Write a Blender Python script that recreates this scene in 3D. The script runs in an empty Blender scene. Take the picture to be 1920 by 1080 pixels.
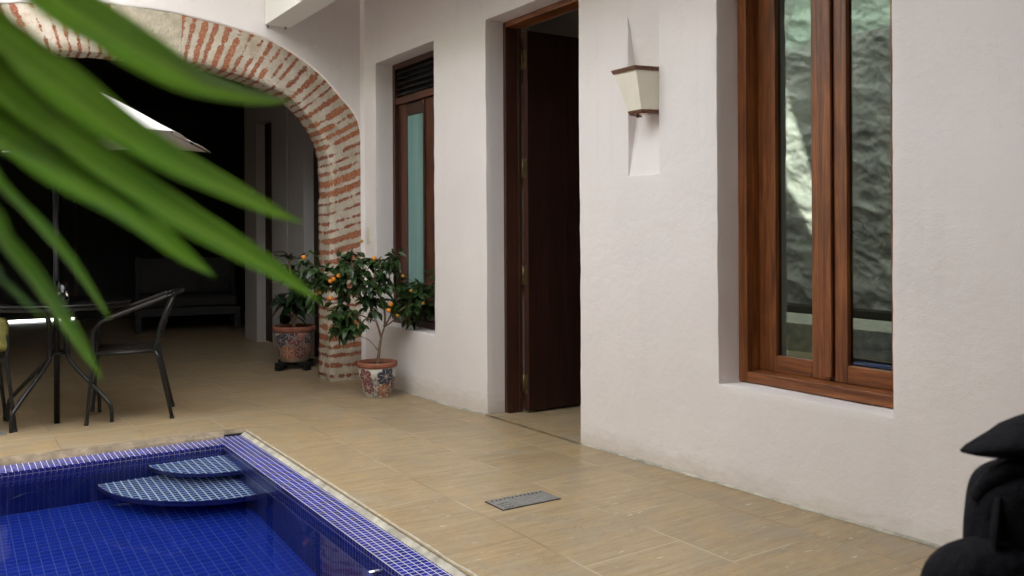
import bpy, bmesh, math, random
from mathutils import Vector, Matrix, noise
R = math.radians
random.seed(7)
sc = bpy.context.scene

# ---------------------------------------------------------------- camera, light, exposure
cam_d = bpy.data.cameras.new('camera'); cam = bpy.data.objects.new('camera', cam_d)
sc.collection.objects.link(cam); sc.camera = cam
YAW = R(32.48)
cam.location = (0, 0, 1.15)
cam.matrix_world = (Matrix.Translation((0, 0, 1.15)) @ Matrix.Rotation(-YAW, 4, 'Z')
                    @ Matrix.Rotation(R(90), 4, 'X') @ Matrix.Rotation(R(-0.3), 4, 'Z'))
cam_d.sensor_width = 36; cam_d.lens = 1681 / 1920 * 36
cam_d.shift_y = -104 / 1920
cam_d.clip_start = 0.02; cam_d.clip_end = 500
cam_d.dof.use_dof = True; cam_d.dof.focus_distance = 5.2; cam_d.dof.aperture_fstop = 6.6

SUN_DIR = Vector((-0.60, 0.20, -0.775)).normalized()
w = bpy.data.worlds.new('World'); sc.world = w; w.use_nodes = True
nt = w.node_tree; nt.nodes.clear()
sky = nt.nodes.new('ShaderNodeTexSky'); sky.sky_type = 'NISHITA'; sky.sun_disc = False
sky.sun_elevation = math.asin(-SUN_DIR.z)
sky.sun_rotation = math.atan2(-SUN_DIR.x, -SUN_DIR.y)
sky.air_density = 1.0; sky.dust_density = 6.0; sky.ozone_density = 0.6
hs = nt.nodes.new('ShaderNodeHueSaturation'); hs.inputs['Saturation'].default_value = 0.12
bg = nt.nodes.new('ShaderNodeBackground'); bg.inputs[1].default_value = 0.15
wo = nt.nodes.new('ShaderNodeOutputWorld')
nt.links.new(sky.outputs[0], hs.inputs['Color']); nt.links.new(hs.outputs[0], bg.inputs[0]); nt.links.new(bg.outputs[0], wo.inputs[0])
sl = bpy.data.lights.new('sun', 'SUN'); sl.energy = 4.0; sl.angle = R(0.5); sl.color = (1, 0.95, 0.86)
so = bpy.data.objects.new('sun', sl); sc.collection.objects.link(so)
so.rotation_euler = SUN_DIR.to_track_quat('-Z', 'Y').to_euler(); so.location = (3, 0, 12)
sc.view_settings.view_transform = 'Standard'; sc.view_settings.look = 'None'
sc.view_settings.gamma = 1; sc.view_settings.exposure = 3.56
sc.cycles.caustics_refractive = True; sc.cycles.max_bounces = 10; sc.cycles.diffuse_bounces = 5
sc.cycles.transmission_bounces = 8; sc.cycles.transparent_max_bounces = 12

# ---------------------------------------------------------------- node helpers
class NM:
    def __init__(s, name):
        s.m = bpy.data.materials.new(name); s.m.use_nodes = True
        s.t = s.m.node_tree; s.t.nodes.clear()
        s.o = s.t.nodes.new('ShaderNodeOutputMaterial')
    def n(s, typ, **kw):
        nd = s.t.nodes.new('ShaderNode' + typ)
        for k, v in kw.items():
            if k.startswith('i_'):
                key = k[2:]; key = int(key) if key.isdigit() else key.replace('_', ' ')
                if hasattr(v, 'is_output') or isinstance(v, bpy.types.NodeSocket): s.t.links.new(v, nd.inputs[key])
                else: nd.inputs[key].default_value = v
            else: setattr(nd, k, v)
        return nd
    def link(s, a, b): s.t.links.new(a, b)
    def math(s, op, a, b=0.0, c=0.0):
        nd = s.n('Math', operation=op)
        for i, v in enumerate((a, b, c)):
            if isinstance(v, bpy.types.NodeSocket): s.link(v, nd.inputs[i])
            else: nd.inputs[i].default_value = v
        return nd.outputs[0]
    def pos(s): return s.n('NewGeometry').outputs['Position']
    def map(s, v, scale=(1, 1, 1), loc=(0, 0, 0)):
        nd = s.n('Mapping'); s.link(v, nd.inputs[0]); nd.inputs['Scale'].default_value = scale; nd.inputs['Location'].default_value = loc
        return nd.outputs[0]
    def noise(s, v, scale, detail=4, rough=0.55, dist=0.0):
        nd = s.n('TexNoise'); s.link(v, nd.inputs['Vector']); nd.inputs['Scale'].default_value = scale
        nd.inputs['Detail'].default_value = detail; nd.inputs['Roughness'].default_value = rough; nd.inputs['Distortion'].default_value = dist
        return nd.outputs['Fac']
    def ramp(s, f, stops):
        nd = s.n('ValToRGB'); s.link(f, nd.inputs[0]); e = nd.color_ramp.elements
        e[0].position, e[0].color = stops[0][0], col(stops[0][1]); e[1].position, e[1].color = stops[1][0], col(stops[1][1])
        for p, c in stops[2:]:
            x = e.new(p); x.color = col(c)
        return nd.outputs[0]
    def mix(s, f, a, b, bt='MIX'):
        nd = s.n('Mix', data_type='RGBA', blend_type=bt)
        for i, v in ((0, f), (6, a), (7, b)):
            if isinstance(v, bpy.types.NodeSocket): s.link(v, nd.inputs[i])
            else: nd.inputs[i].default_value = v if i == 0 else col(v)
        return nd.outputs[2]
    def bump(s, h, strength, dist, normal=None):
        nd = s.n('Bump'); s.link(h, nd.inputs['Height']); nd.inputs['Strength'].default_value = strength; nd.inputs['Distance'].default_value = dist
        if normal is not None: s.link(normal, nd.inputs['Normal'])
        return nd.outputs[0]
    def bsdf(s, color, rough=0.5, metal=0.0, normal=None, spec=0.5, **kw):
        p = s.n('BsdfPrincipled')
        for k, v in (('Base Color', color), ('Roughness', rough), ('Metallic', metal), ('Specular IOR Level', spec)):
            if isinstance(v, bpy.types.NodeSocket): s.link(v, p.inputs[k])
            else: p.inputs[k].default_value = col(v) if k == 'Base Color' else v
        for k, v in kw.items():
            p.inputs[k.replace('_', ' ')].default_value = v
        if normal is not None: s.link(normal, p.inputs['Normal'])
        s.link(p.outputs[0], s.o.inputs[0]); return p
def col(c):
    if isinstance(c, (int, float)): c = (c, c, c)
    c = tuple(c); return c if len(c) == 4 else c + (1,)

def simple(name, c, rough=0.5, metal=0.0, var=0.15, scale=20, bump=0.0, bscale=80, bdist=0.002, spec=0.5, **kw):
    m = NM(name); p = m.pos()
    f = m.noise(p, scale)
    a = tuple(x * (1 - var) for x in c); b = tuple(min(1, x * (1 + var)) for x in c)
    cc = m.ramp(f, [(0.3, a), (0.7, b)])
    nrm = m.bump(m.noise(p, bscale), bump, bdist) if bump else None
    m.bsdf(cc, rough, metal, nrm, spec, **kw); return m.m

M = {}
def mat_plaster(name, c, dirt=True, amt=1.0):
    m = NM(name); p = m.pos()
    n1 = m.noise(p, 1.7, 5); n2 = m.noise(p, 26, 6, 0.6); n3 = m.noise(p, 130, 3); n4 = m.noise(p, 7, 4, 0.5, 0.6)
    base = m.ramp(n1, [(0.25, tuple(x * 0.955 for x in c)), (0.75, tuple(min(1, x * 1.03) for x in c))])
    spk = m.ramp(m.noise(p, 60, 2), [(0.70, (0, 0, 0)), (0.76, (1, 1, 1))])
    base = m.mix(m.math('MULTIPLY', spk, 0.10), base, (0.50, 0.46, 0.40))
    if dirt:
        rep = m.ramp(m.noise(m.map(p, (1, 1, 0.8)), 0.8, 3, 0.5, 0.4), [(0.56, (0, 0, 0)), (0.60, (1, 1, 1))])
        base = m.mix(m.math('MULTIPLY', rep, 0.30), base, tuple(min(1, x * 1.06) for x in c))
        cw = m.noise(p, 2.0, 8, 0.7)
        crack = m.math('MULTIPLY', m.math('LESS_THAN', m.math('ABSOLUTE', m.math('SUBTRACT', cw, 0.5)), 0.0010), m.math('GREATER_THAN', m.noise(p, 1.3, 2), 0.56))
        base = m.mix(m.math('MULTIPLY', crack, 0.35), base, (0.45, 0.40, 0.34))
        z = m.n('SeparateXYZ', i_0=p).outputs[2]
        h = m.math('ADD', z, m.math('MULTIPLY', m.noise(m.map(p, (1, 1, 4)), 9, 6, 0.7), -0.22))
        k = m.n('MapRange', i_Value=h); k.inputs[1].default_value = 0.0; k.inputs[2].default_value = -0.11
        k.inputs[3].default_value = 0; k.inputs[4].default_value = 0.45
        base = m.mix(k.outputs[0], base, (0.50, 0.43, 0.31))
        streak = m.ramp(m.noise(m.map(p, (9, 9, 0.7)), 1.3, 4), [(0.60, (0, 0, 0)), (0.85, (1, 1, 1))])
        base = m.mix(m.math('MULTIPLY', streak, 0.12), base, (0.5, 0.46, 0.40))
    trow = m.noise(m.map(p, (5, 5, 11)), 2.2, 5, 0.6, 1.6)
    n2 = m.math('ADD', n2, m.math('MULTIPLY', m.math('MULTIPLY', trow, m.noise(p, 0.9, 3)), 1.1))
    hgt = m.math('ADD', m.math('MULTIPLY', n2, 0.55), m.math('MULTIPLY', n3, 0.25))
    hgt = m.math('ADD', hgt, m.math('MULTIPLY', n4, 1.2))
    m.bsdf(base, 0.82, 0, m.bump(hgt, 0.40 * amt, 0.006), 0.25); return m.m
M['plaster'] = mat_plaster('white_plaster', (0.82, 0.767, 0.742))
M['plaster_in'] = mat_plaster('interior_plaster', (0.62, 0.60, 0.57), False, 0.6)
M['plaster_hall_shaded'] = mat_plaster('shaded_hall_plaster', (0.42, 0.39, 0.37), True, 0.6)  # white plaster of the hall, its dimness put into a darker colour
M['plaster_beam'] = mat_plaster('beam_paint', (0.84, 0.82, 0.77), False, 0.3)
M['ceiling'] = mat_plaster('ceiling_paint', (0.70, 0.66, 0.62), False, 0.4)

def mat_floor():
    m = NM('travertine'); p = m.pos()
    xyz = m.n('SeparateXYZ', i_0=p)
    wob = m.noise(p, 3, 2)
    X = m.math('ADD', xyz.outputs[0], m.math('MULTIPLY', wob, 0.010)); Y = m.math('ADD', xyz.outputs[1], m.math('MULTIPLY', wob, 0.010))
    v = m.n('CombineXYZ', i_0=m.math('ADD', Y, 0.05), i_1=m.math('ADD', X, -1.421))
    br = m.n('TexBrick'); m.link(v.outputs[0], br.inputs['Vector'])
    br.offset = 0.42; br.squash = 1.0
    br.inputs['Color1'].default_value = (0, 0, 0, 1); br.inputs['Color2'].default_value = (1, 1, 1, 1); br.inputs['Mortar'].default_value = (0.5, 0.5, 0.5, 1)
    br.inputs['Scale'].default_value = 1; br.inputs['Mortar Size'].default_value = 0.0042; br.inputs['Mortar Smooth'].default_value = 0.3
    br.inputs['Brick Width'].default_value = 0.63; br.inputs['Row Height'].default_value = 0.44
    tile = br.outputs['Color']; mort = br.outputs['Fac']
    off = m.n('VectorMath', operation='SCALE'); m.link(tile, off.inputs[0]); off.inputs[3].default_value = 7.0
    pv = m.n('VectorMath', operation='ADD'); m.link(p, pv.inputs[0]); m.link(off.outputs[0], pv.inputs[1])
    pv = pv.outputs[0]
    streak = m.noise(m.map(pv, (1.6, 16, 1)), 2.2, 7, 0.62, 0.7)
    fine = m.noise(m.map(pv, (9, 70, 1)), 2.0, 6, 0.72, 0.5)
    blot = m.noise(pv, 2.6, 5, 0.6, 0.8)
    c = m.ramp(streak, [(0.30, (0.30, 0.205, 0.105)), (0.70, (0.50, 0.385, 0.225)), (0.5, (0.42, 0.30, 0.16))])
    c = m.mix(m.ramp(fine, [(0.42, (0, 0, 0)), (0.66, (0.5, 0.5, 0.5))]), c, (0.52, 0.44, 0.31))
    c = m.mix(m.ramp(m.noise(m.map(pv, (14, 50, 1)), 2.4, 5, 0.75, 0.8), [(0.54, (0, 0, 0)), (0.70, (0.5, 0.5, 0.5))]), c, (0.25, 0.195, 0.12))
    c = m.mix(m.ramp(blot, [(0.50, (0, 0, 0)), (0.66, (0.65, 0.65, 0.65))]), c, (0.39, 0.335, 0.245))
    c = m.mix(m.math('MULTIPLY', m.ramp(m.noise(pv, 5.5, 4, 0.6, 1.0), [(0.50, (0, 0, 0)), (0.66, (1, 1, 1))]), 0.5), c, (0.52, 0.35, 0.165))
    hsv = m.n('HueSaturation', i_Color=c); m.link(m.math('ADD', m.math('MULTIPLY', m.n('SeparateColor', i_0=tile).outputs[0], 0.10), 0.75), hsv.inputs['Value'])
    c = hsv.outputs[0]
    # chips of pale filler and dark pits, drawn out along the bedding
    chip = m.ramp(m.noise(m.map(pv, (9, 34, 1)), 1.6, 3, 0.5, 0.4), [(0.70, (0, 0, 0)), (0.72, (1, 1, 1))])
    c = m.mix(m.math('MULTIPLY', chip, 0.5), c, (0.72, 0.68, 0.60))
    pit = m.ramp(m.noise(m.map(pv, (30, 90, 1)), 1.5, 3), [(0.64, (0, 0, 0)), (0.68, (1, 1, 1))])
    zone = m.ramp(m.noise(pv, 1.9, 3), [(0.48, (0, 0, 0)), (0.6, (1, 1, 1))])
    pit = m.math('MULTIPLY', pit, zone)
    c = m.mix(m.math('MULTIPLY', pit, 0.75), c, (0.10, 0.08, 0.05))
    mc = m.ramp(m.noise(p, 2.3, 3), [(0.42, (0.22, 0.16, 0.085)), (0.58, (0.50, 0.43, 0.30))])
    c = m.mix(m.math('MULTIPLY', mort, 0.75), c, mc)
    ln = m.math('LESS_THAN', m.math('ABSOLUTE', m.math('SUBTRACT', Y, 5.80)), m.math('MULTIPLY', m.noise(p, 12, 3), 0.011))
    ln = m.math('MULTIPLY', ln, m.math('LESS_THAN', xyz.outputs[0], 1.86))
    c = m.mix(m.math('MULTIPLY', ln, 0.6), c, (0.62, 0.55, 0.43))
    h = m.math('SUBTRACT', m.math('MULTIPLY', fine, 0.4), m.math('MULTIPLY', pit, 0.8))
    h = m.math('SUBTRACT', h, m.math('MULTIPLY', mort, 0.7))
    h = m.math('ADD', h, m.math('MULTIPLY', chip, 0.3))
    rgh = m.n('MapRange', i_Value=blot); rgh.inputs[3].default_value = 0.24; rgh.inputs[4].default_value = 0.55
    m.bsdf(c, rgh.outputs[0], 0, m.bump(h, 0.5, 0.003), 0.4); return m.m
M['floor'] = mat_floor()

def mosaic(name, axes, size, tile, grout, gw=0.10, rough=0.18, spec=0.5, loc=(0, 0), var=0.35, wob=0.0):
    m = NM(name); p = m.pos(); s = m.n('SeparateXYZ', i_0=p)
    a = m.math('DIVIDE', m.math('SUBTRACT', s.outputs['XYZ'.index(axes[0])], loc[0]), size)
    b = m.math('DIVIDE', m.math('SUBTRACT', s.outputs['XYZ'.index(axes[1])], loc[1]), size)
    if wob:
        wn = m.noise(p, 6, 2); a = m.math('ADD', a, m.math('MULTIPLY', wn, wob)); b = m.math('ADD', b, m.math('MULTIPLY', wn, -wob))
    def line(x):
        f = m.math('FRACT', x); d = m.math('ABSOLUTE', m.math('SUBTRACT', f, 0.5))
        k = m.n('MapRange', i_Value=d); k.inputs[1].default_value = 0.5 - gw; k.inputs[2].default_value = 0.5 - gw * 0.45; return k.outputs[0]
    g = m.math('MAXIMUM', line(a), line(b))
    cell = m.n('CombineXYZ', i_0=m.math('FLOOR', a), i_1=m.math('FLOOR', b)).outputs[0]
    wn = m.n('TexWhiteNoise'); m.link(cell, wn.inputs['Vector'])
    lo = tuple(x * (1 - var) for x in tile); hi = tuple(x * (1 + var) for x in tile)
    tc = m.ramp(wn.outputs['Value'], [(0, lo), (1, hi)])
    gc = m.mix(m.noise(p, 9, 3), tuple(x * 0.75 for x in grout), grout)
    c = m.mix(g, tc, gc)
    r = m.math('ADD', m.math('MULTIPLY', g, 0.5), rough)
    h = m.math('SUBTRACT', m.math('MULTIPLY', wn.outputs['Value'], 0.15), g)
    m.bsdf(c, r, 0, m.bump(h, 0.4, 0.0015), spec); return m.m
BL = (0.018, 0.022, 0.23)
M['rim_x'] = mosaic('blue_mosaic_rim', 'XY', 0.0272, BL, (0.78, 0.78, 0.82), 0.060, 0.15, 0.22, loc=(1.327, 0.0), wob=0.0)
M['rim_v'] = mosaic('blue_mosaic_lip_long', 'YZ', 0.0272, (0.018, 0.02, 0.17), (0.30, 0.30, 0.34), 0.05, loc=(0, -0.02))
M['rim_w'] = mosaic('blue_mosaic_lip_short', 'XZ', 0.0272, (0.018, 0.02, 0.17), (0.30, 0.30, 0.34), 0.05, loc=(0.003, -0.02))
M['pool_floor'] = mosaic('blue_mosaic_bottom', 'XY', 0.045, (0.010, 0.032, 0.36), (0.05, 0.12, 0.40), 0.045, var=0.10)
M['pool_wx'] = mosaic('blue_mosaic_side', 'YZ', 0.027, (0.012, 0.022, 0.19), (0.05, 0.08, 0.23), 0.06, var=0.15)
M['pool_wy'] = mosaic('blue_mosaic_end', 'XZ', 0.027, (0.012, 0.022, 0.19), (0.05, 0.08, 0.23), 0.06, var=0.15)
M['step_top'] = mosaic('mosaic_tread', 'XY', 0.036, (0.03, 0.08, 0.30), (0.80, 0.95, 1.0), 0.12, var=0.35)
M['step_side'] = simple('mosaic_riser', (0.02, 0.03, 0.20), 0.3, var=0.3, scale=60)

def mat_water():
    m = NM('pool_water'); p = m.pos()
    h = m.noise(m.map(p, (1, 1, 1)), 3.0, 2)
    g = m.n('BsdfPrincipled'); g.inputs['Base Color'].default_value = (0.93, 0.97, 1, 1); g.inputs['Roughness'].default_value = 0
    g.inputs['IOR'].default_value = 1.33; g.inputs['Transmission Weight'].default_value = 1
    m.link(m.bump(h, 0.12, 0.012), g.inputs['Normal']); m.link(g.outputs[0], m.o.inputs[0]); return m.m
M['water'] = mat_water()

def mat_wood(name, dark, light, rough=0.38, axis='z', sheen=0.5):
    m = NM(name); p = m.n('TexCoord').outputs['Object']
    sc_ = {'z': (22, 22, 1.3), 'y': (22, 1.3, 22), 'x': (1.3, 22, 22)}[axis]
    f = m.noise(m.map(p, sc_), 1.5, 7, 0.6, 0.9)
    f2 = m.noise(m.map(p, tuple(x * 4 for x in sc_)), 1.6, 4, 0.6, 0.2)
    f3 = m.noise(p, 2.4, 4)
    c = m.ramp(f, [(0.28, dark), (0.70, light)])
    c = m.mix(m.ramp(f2, [(0.40, (0, 0, 0)), (0.8, (0.6, 0.6, 0.6))]), c, dark)
    c = m.mix(m.ramp(f3, [(0.45, (0, 0, 0)), (0.75, (0.5, 0.5, 0.5))]), c, tuple(x * 0.55 for x in dark))
    m.bsdf(c, rough, 0, m.bump(f2, 0.25, 0.0008), sheen); return m.m
for ax in 'xyz':
    M['wood_' + ax] = mat_wood('reddish_wood_' + ax, (0.080, 0.022, 0.008), (0.42, 0.145, 0.040), axis=ax)
    M['mwood_' + ax] = mat_wood('brown_wood_' + ax, (0.040, 0.012, 0.006), (0.16, 0.050, 0.020), 0.42, axis=ax)
    M['dwood_' + ax] = mat_wood('dark_wood_' + ax, (0.030, 0.010, 0.006), (0.085, 0.027, 0.014), 0.45, axis=ax)
M['ewood_z'] = mat_wood('door_leaf_wood', (0.016, 0.006, 0.004), (0.050, 0.016, 0.010), 0.5, sheen=0.3)

def mat_glass(name, refl, tint, trans):
    m = NM(name)
    gl = m.n('BsdfGlossy'); gl.inputs['Color'].default_value = col(refl); gl.inputs['Roughness'].default_value = 0.0
    tr = m.n('BsdfTransparent'); tr.inputs['Color'].default_value = col(tint)
    fr = m.n('Fresnel'); fr.inputs[0].default_value = 1.5
    k = m.math('ADD', m.math('MULTIPLY', fr.outputs[0], 0.9), trans)
    mx = m.n('MixShader'); m.link(k, mx.inputs[0]); m.link(tr.outputs[0], mx.inputs[1]); m.link(gl.outputs[0], mx.inputs[2])
    m.link(mx.outputs[0], m.o.inputs[0]); return m.m
M['glass'] = mat_glass('coated_window_glass', (0.80, 0.92, 0.86), (0.35, 0.45, 0.42), 0.15)
def mat_teal():
    m = NM('teal_frosted_glass'); p = m.pos()
    c = m.ramp(m.noise(m.map(p, (3, 9, 0.5)), 1.2, 2), [(0.35, (0.14, 0.30, 0.28)), (0.65, (0.19, 0.37, 0.345))])
    m.bsdf(c, 0.06, 0, None, 0.8); return m.m
M['teal'] = mat_teal()

def mat_brick():
    m = NM('old_brick_and_lime'); uv = m.n('TexCoord').outputs['UV']; p = m.pos()
    s = m.n('SeparateXYZ', i_0=uv)
    wv = m.noise(m.map(p, (1, 1, 1)), 9, 4, 0.6)
    u = m.math('ADD', m.math('DIVIDE', s.outputs[0], 0.078), m.math('ADD', m.math('MULTIPLY', wv, 0.35), m.math('MULTIPLY', m.noise(m.n('CombineXYZ', i_0=s.outputs[0]).outputs[0], 3.1, 2), 1.8)))
    idx = m.math('FLOOR', u); fr = m.math('FRACT', u)
    wn = m.n('TexWhiteNoise', noise_dimensions='1D'); m.link(idx, wn.inputs['W'])
    rnd = wn.outputs['Value']
    wn2 = m.n('TexWhiteNoise', noise_dimensions='1D'); m.link(m.math('ADD', idx, 71.3), wn2.inputs['W'])
    half = m.math('ADD', m.math('MULTIPLY', rnd, 0.20), 0.155)
    d = m.math('ABSOLUTE', m.math('SUBTRACT', fr, 0.5))
    band = m.math('SUBTRACT', half, d)                       # >0 inside a brick course
    edge = m.math('MULTIPLY', m.math('SUBTRACT', m.noise(p, 38, 7, 0.80), 0.5), 1.0)
    # courses are broken up along their length by smears of lime
    cv = m.n('CombineXYZ', i_0=m.math('MULTIPLY', idx, 3.7), i_1=m.math('MULTIPLY', s.outputs[1], 7.0), i_2=m.math('MULTIPLY', wn2.outputs['Value'], 9)).outputs[0]
    smear = m.math('MULTIPLY', m.math('SUBTRACT', m.noise(cv, 1.15, 5, 0.65), 0.50), 2.1)
    val = m.math('ADD', m.math('ADD', band, edge), smear)
    val = m.math('MINIMUM', val, m.math('ADD', band, m.math('MULTIPLY', edge, 0.8)))
    mask = m.n('MapRange', i_Value=val); mask.inputs[1].default_value = 0.0; mask.inputs[2].default_value = 0.05
    mk = mask.outputs[0]
    bc = m.ramp(rnd, [(0, (0.31, 0.085, 0.048)), (1, (0.50, 0.185, 0.07)), (0.5, (0.40, 0.12, 0.055))])
    bc = m.mix(m.noise(p, 14, 5), bc, (0.27, 0.085, 0.05))
    dust = m.ramp(m.noise(p, 85, 4, 0.7), [(0.50, (0, 0, 0)), (0.60, (1, 1, 1))])
    bc = m.mix(m.math('MULTIPLY', dust, 0.38), bc, (0.55, 0.48, 0.36))
    mc = m.ramp(m.noise(p, 7, 5, 0.6), [(0.3, (0.42, 0.35, 0.25)), (0.7, (0.66, 0.59, 0.50))])
    mc = m.mix(m.math('MULTIPLY', m.ramp(m.noise(p, 4.2, 4), [(0.55, (0, 0, 0)), (0.7, (1, 1, 1))]), 0.4), mc, (0.44, 0.40, 0.28))
    mc = m.mix(m.math('MULTIPLY', m.ramp(m.noise(p, 40, 5, 0.7), [(0.56, (0, 0, 0)), (0.64, (1, 1, 1))]), 0.45), mc, (0.46, 0.25, 0.17))
    c = m.mix(mk, mc, bc)
    h = m.math('ADD', m.math('MULTIPLY', mk, -0.35), m.math('MULTIPLY', m.noise(p, 45, 6, 0.65), 0.9))
    h = m.math('ADD', h, m.noise(p, 12, 3))
    m.bsdf(c, 0.9, 0, m.bump(h, 0.9, 0.009), 0.15); return m.m
M['brick'] = mat_brick()
M['keystone'] = simple('cream_stone', (0.52, 0.46, 0.35), 0.85, var=0.20, scale=14, bump=1.0, bscale=48, bdist=0.018, spec=0.2)
M['mortar'] = simple('grey_mortar', (0.42, 0.39, 0.32), 0.9, var=0.35, scale=14, bump=0.9, bscale=50, bdist=0.006, spec=0.2)
M['mortar_dark'] = simple('brown_mortar', (0.25, 0.20, 0.14), 0.9, var=0.45, scale=11, bump=0.9, bscale=50, bdist=0.008, spec=0.2)
def mat_stone():
    m = NM('rough_stone_wall'); p = m.pos()
    f = m.noise(m.map(p, (1, 1, 1.8)), 4, 7, 0.62, 0.5)
    c = m.ramp(f, [(0.3, (0.20, 0.195, 0.18)), (0.7, (0.42, 0.40, 0.36))])
    zc = m.n('SeparateXYZ', i_0=p).outputs[2]; kk = m.math('GREATER_THAN', zc, 3.2); c = m.mix(kk, c, (0.48, 0.55, 0.46))
    m.bsdf(c, 0.9, 0, m.bump(m.noise(p, 22, 6, 0.65), 0.6, 0.012), 0.2); return m.m
M['stone'] = mat_stone()
M['green_wall'] = simple('pale_green_paint', (0.50, 0.58, 0.47), 0.8, var=0.1, scale=4, bump=0.8, bscale=7, bdist=0.03)
M['metal_black'] = simple('black_tube', (0.006, 0.0065, 0.007), 0.4, 0.0, var=0.2)
M['wicker'] = simple('dark_wicker', (0.012, 0.008, 0.006), 0.55, var=0.4, scale=120, bump=0.8, bscale=220, bdist=0.002)
M['table'] = simple('table_top', (0.006, 0.006, 0.007), 0.2, 0, var=0.2)
M['canvas'] = simple('white_canvas', (0.78, 0.77, 0.73), 0.8, var=0.04, bump=0.3, bscale=300, bdist=0.001)
M['pole_grey'] = simple('grey_pole', (0.016, 0.016, 0.018), 0.4, 0.6, var=0.1)
M['grate'] = simple('steel_grate', (0.21, 0.205, 0.19), 0.55, 0.2, var=0.25, scale=40, bump=0.3, bscale=90)
M['black'] = simple('dark_gap', (0.006, 0.006, 0.006), 0.8)
M['terracotta'] = simple('terracotta', (0.26, 0.092, 0.052), 0.8, var=0.2, scale=18, bump=0.3, bscale=60)
M['pot_cream'] = simple('cream_glaze', (0.52, 0.48, 0.40), 0.5, var=0.18, scale=14, bump=0.3, bscale=50)
M['pot_tan'] = simple('dusty_terracotta', (0.27, 0.20, 0.15), 0.6, var=0.3, scale=14, bump=0.3, bscale=50)
M['fl_red'] = simple('maroon_petal', (0.20, 0.065, 0.07), 0.5, var=0.45, scale=55)
M['fl_blue'] = simple('navy_petal', (0.040, 0.045, 0.075), 0.5, var=0.45, scale=55)
M['fl_orange'] = simple('orange_petal', (0.36, 0.15, 0.08), 0.5, var=0.45, scale=55)
M['soil'] = simple('soil', (0.035, 0.025, 0.018), 0.95, var=0.5, scale=60, bump=1, bscale=60, bdist=0.01)
M['bark'] = simple('bark', (0.16, 0.105, 0.06), 0.85, var=0.35, scale=40, bump=0.6, bscale=90)
def mat_leaf(name, a, b, rough=0.32, sc_=25):
    m = NM(name); p = m.pos(); c = m.ramp(m.noise(p, sc_, 3), [(0.3, a), (0.7, b)])
    pr = m.bsdf(c, rough, 0, m.bump(m.noise(p, 120, 2), 0.2, 0.001), 0.45)
    tl = m.n('BsdfTranslucent'); m.link(c, tl.inputs[0]); mx = m.n('MixShader'); mx.inputs[0].default_value = 0.18
    m.link(pr.outputs[0], mx.inputs[1]); m.link(tl.outputs[0], mx.inputs[2]); m.link(mx.outputs[0], m.o.inputs[0]); return m.m
M['citrus'] = mat_leaf('citrus_leaf', (0.012, 0.034, 0.010), (0.060, 0.115, 0.030))
M['broad'] = mat_leaf('broad_leaf', (0.010, 0.028, 0.012), (0.028, 0.060, 0.020))
M['orange'] = simple('orange_peel', (0.78, 0.26, 0.015), 0.4, var=0.12, bump=0.3, bscale=260, bdist=0.001)
M['orange_dull'] = simple('unripe_peel', (0.50, 0.27, 0.02), 0.4, var=0.2, bump=0.3, bscale=260, bdist=0.001)
def mat_palm():
    m = NM('palm_leaf'); uv = m.n('TexCoord').outputs['UV']; p = m.pos()
    st = m.math('ADD', m.math('MULTIPLY', m.noise(m.map(uv, (11, 0.5, 1)), 2.0, 4, 0.6), 0.35), m.math('MULTIPLY', m.noise(m.map(uv, (2.6, 2.5, 1)), 1.3, 2, 0.5), 0.65))
    c = m.ramp(st, [(0.38, (0.028, 0.090, 0.006)), (0.60, (0.165, 0.36, 0.028))])
    c = m.mix(m.ramp(m.noise(m.map(p, (1, 1, 1)), 11, 3), [(0.45, (0, 0, 0)), (0.7, (0.5, 0.5, 0.5))]), c, (0.15, 0.25, 0.03))
    rib_ = m.math('LESS_THAN', m.math('ABSOLUTE', m.n('SeparateXYZ', i_0=uv).outputs[0]), 0.09); c = m.mix(m.math('MULTIPLY', rib_, 0.7), c, (0.22, 0.36, 0.06))
    pr = m.bsdf(c, 0.42, 0, m.bump(st, 0.5, 0.002), 0.4)
    tl = m.n('BsdfTranslucent'); m.link(c, tl.inputs[0]); mx = m.n('MixShader'); mx.inputs[0].default_value = 0.45
    m.link(pr.outputs[0], mx.inputs[1]); m.link(tl.outputs[0], mx.inputs[2]); m.link(mx.outputs[0], m.o.inputs[0]); return m.m
M['palm'] = mat_palm()
M['shade'] = simple('parchment_shade', (0.82, 0.765, 0.64), 0.55, var=0.04, scale=8)
M['trim'] = simple('copper_brown_trim', (0.11, 0.045, 0.022), 0.5, var=0.8, scale=90, bump=0.6, bscale=160)
M['brass'] = simple('aged_brass', (0.16, 0.115, 0.055), 0.4, 0.7, var=0.3)
M['switch'] = simple('switch_plastic', (0.72, 0.68, 0.56), 0.4, var=0.03)
M['bag'] = simple('black_nylon', (0.006, 0.0055, 0.008), 0.8, var=0.3, scale=40, bump=0.8, bscale=25, bdist=0.012, spec=0.12)
M['chrome'] = simple('chrome', (0.8, 0.8, 0.8), 0.12, 1.0, var=0.02)
M['drain_pale'] = simple('pale_plastic', (0.25, 0.42, 0.40), 0.4)
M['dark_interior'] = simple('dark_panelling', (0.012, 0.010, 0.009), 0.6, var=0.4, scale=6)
M['cushion'] = simple('grey_cushion', (0.030, 0.028, 0.026), 0.9, var=0.1)
M['olive'] = simple('olive_cloth', (0.16, 0.15, 0.035), 0.9, var=0.2, bump=0.5, bscale=60, bdist=0.003)
M['outside'] = simple('sunlit_paving', (0.6, 0.58, 0.52), 0.9)
mg = NM('clear_glass'); g_ = mg.n('BsdfPrincipled'); g_.inputs['Transmission Weight'].default_value = 1; g_.inputs['Roughness'].default_value = 0.02; g_.inputs['IOR'].default_value = 1.45
mg.link(g_.outputs[0], mg.o.inputs[0]); M['tumbler'] = mg.m

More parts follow.
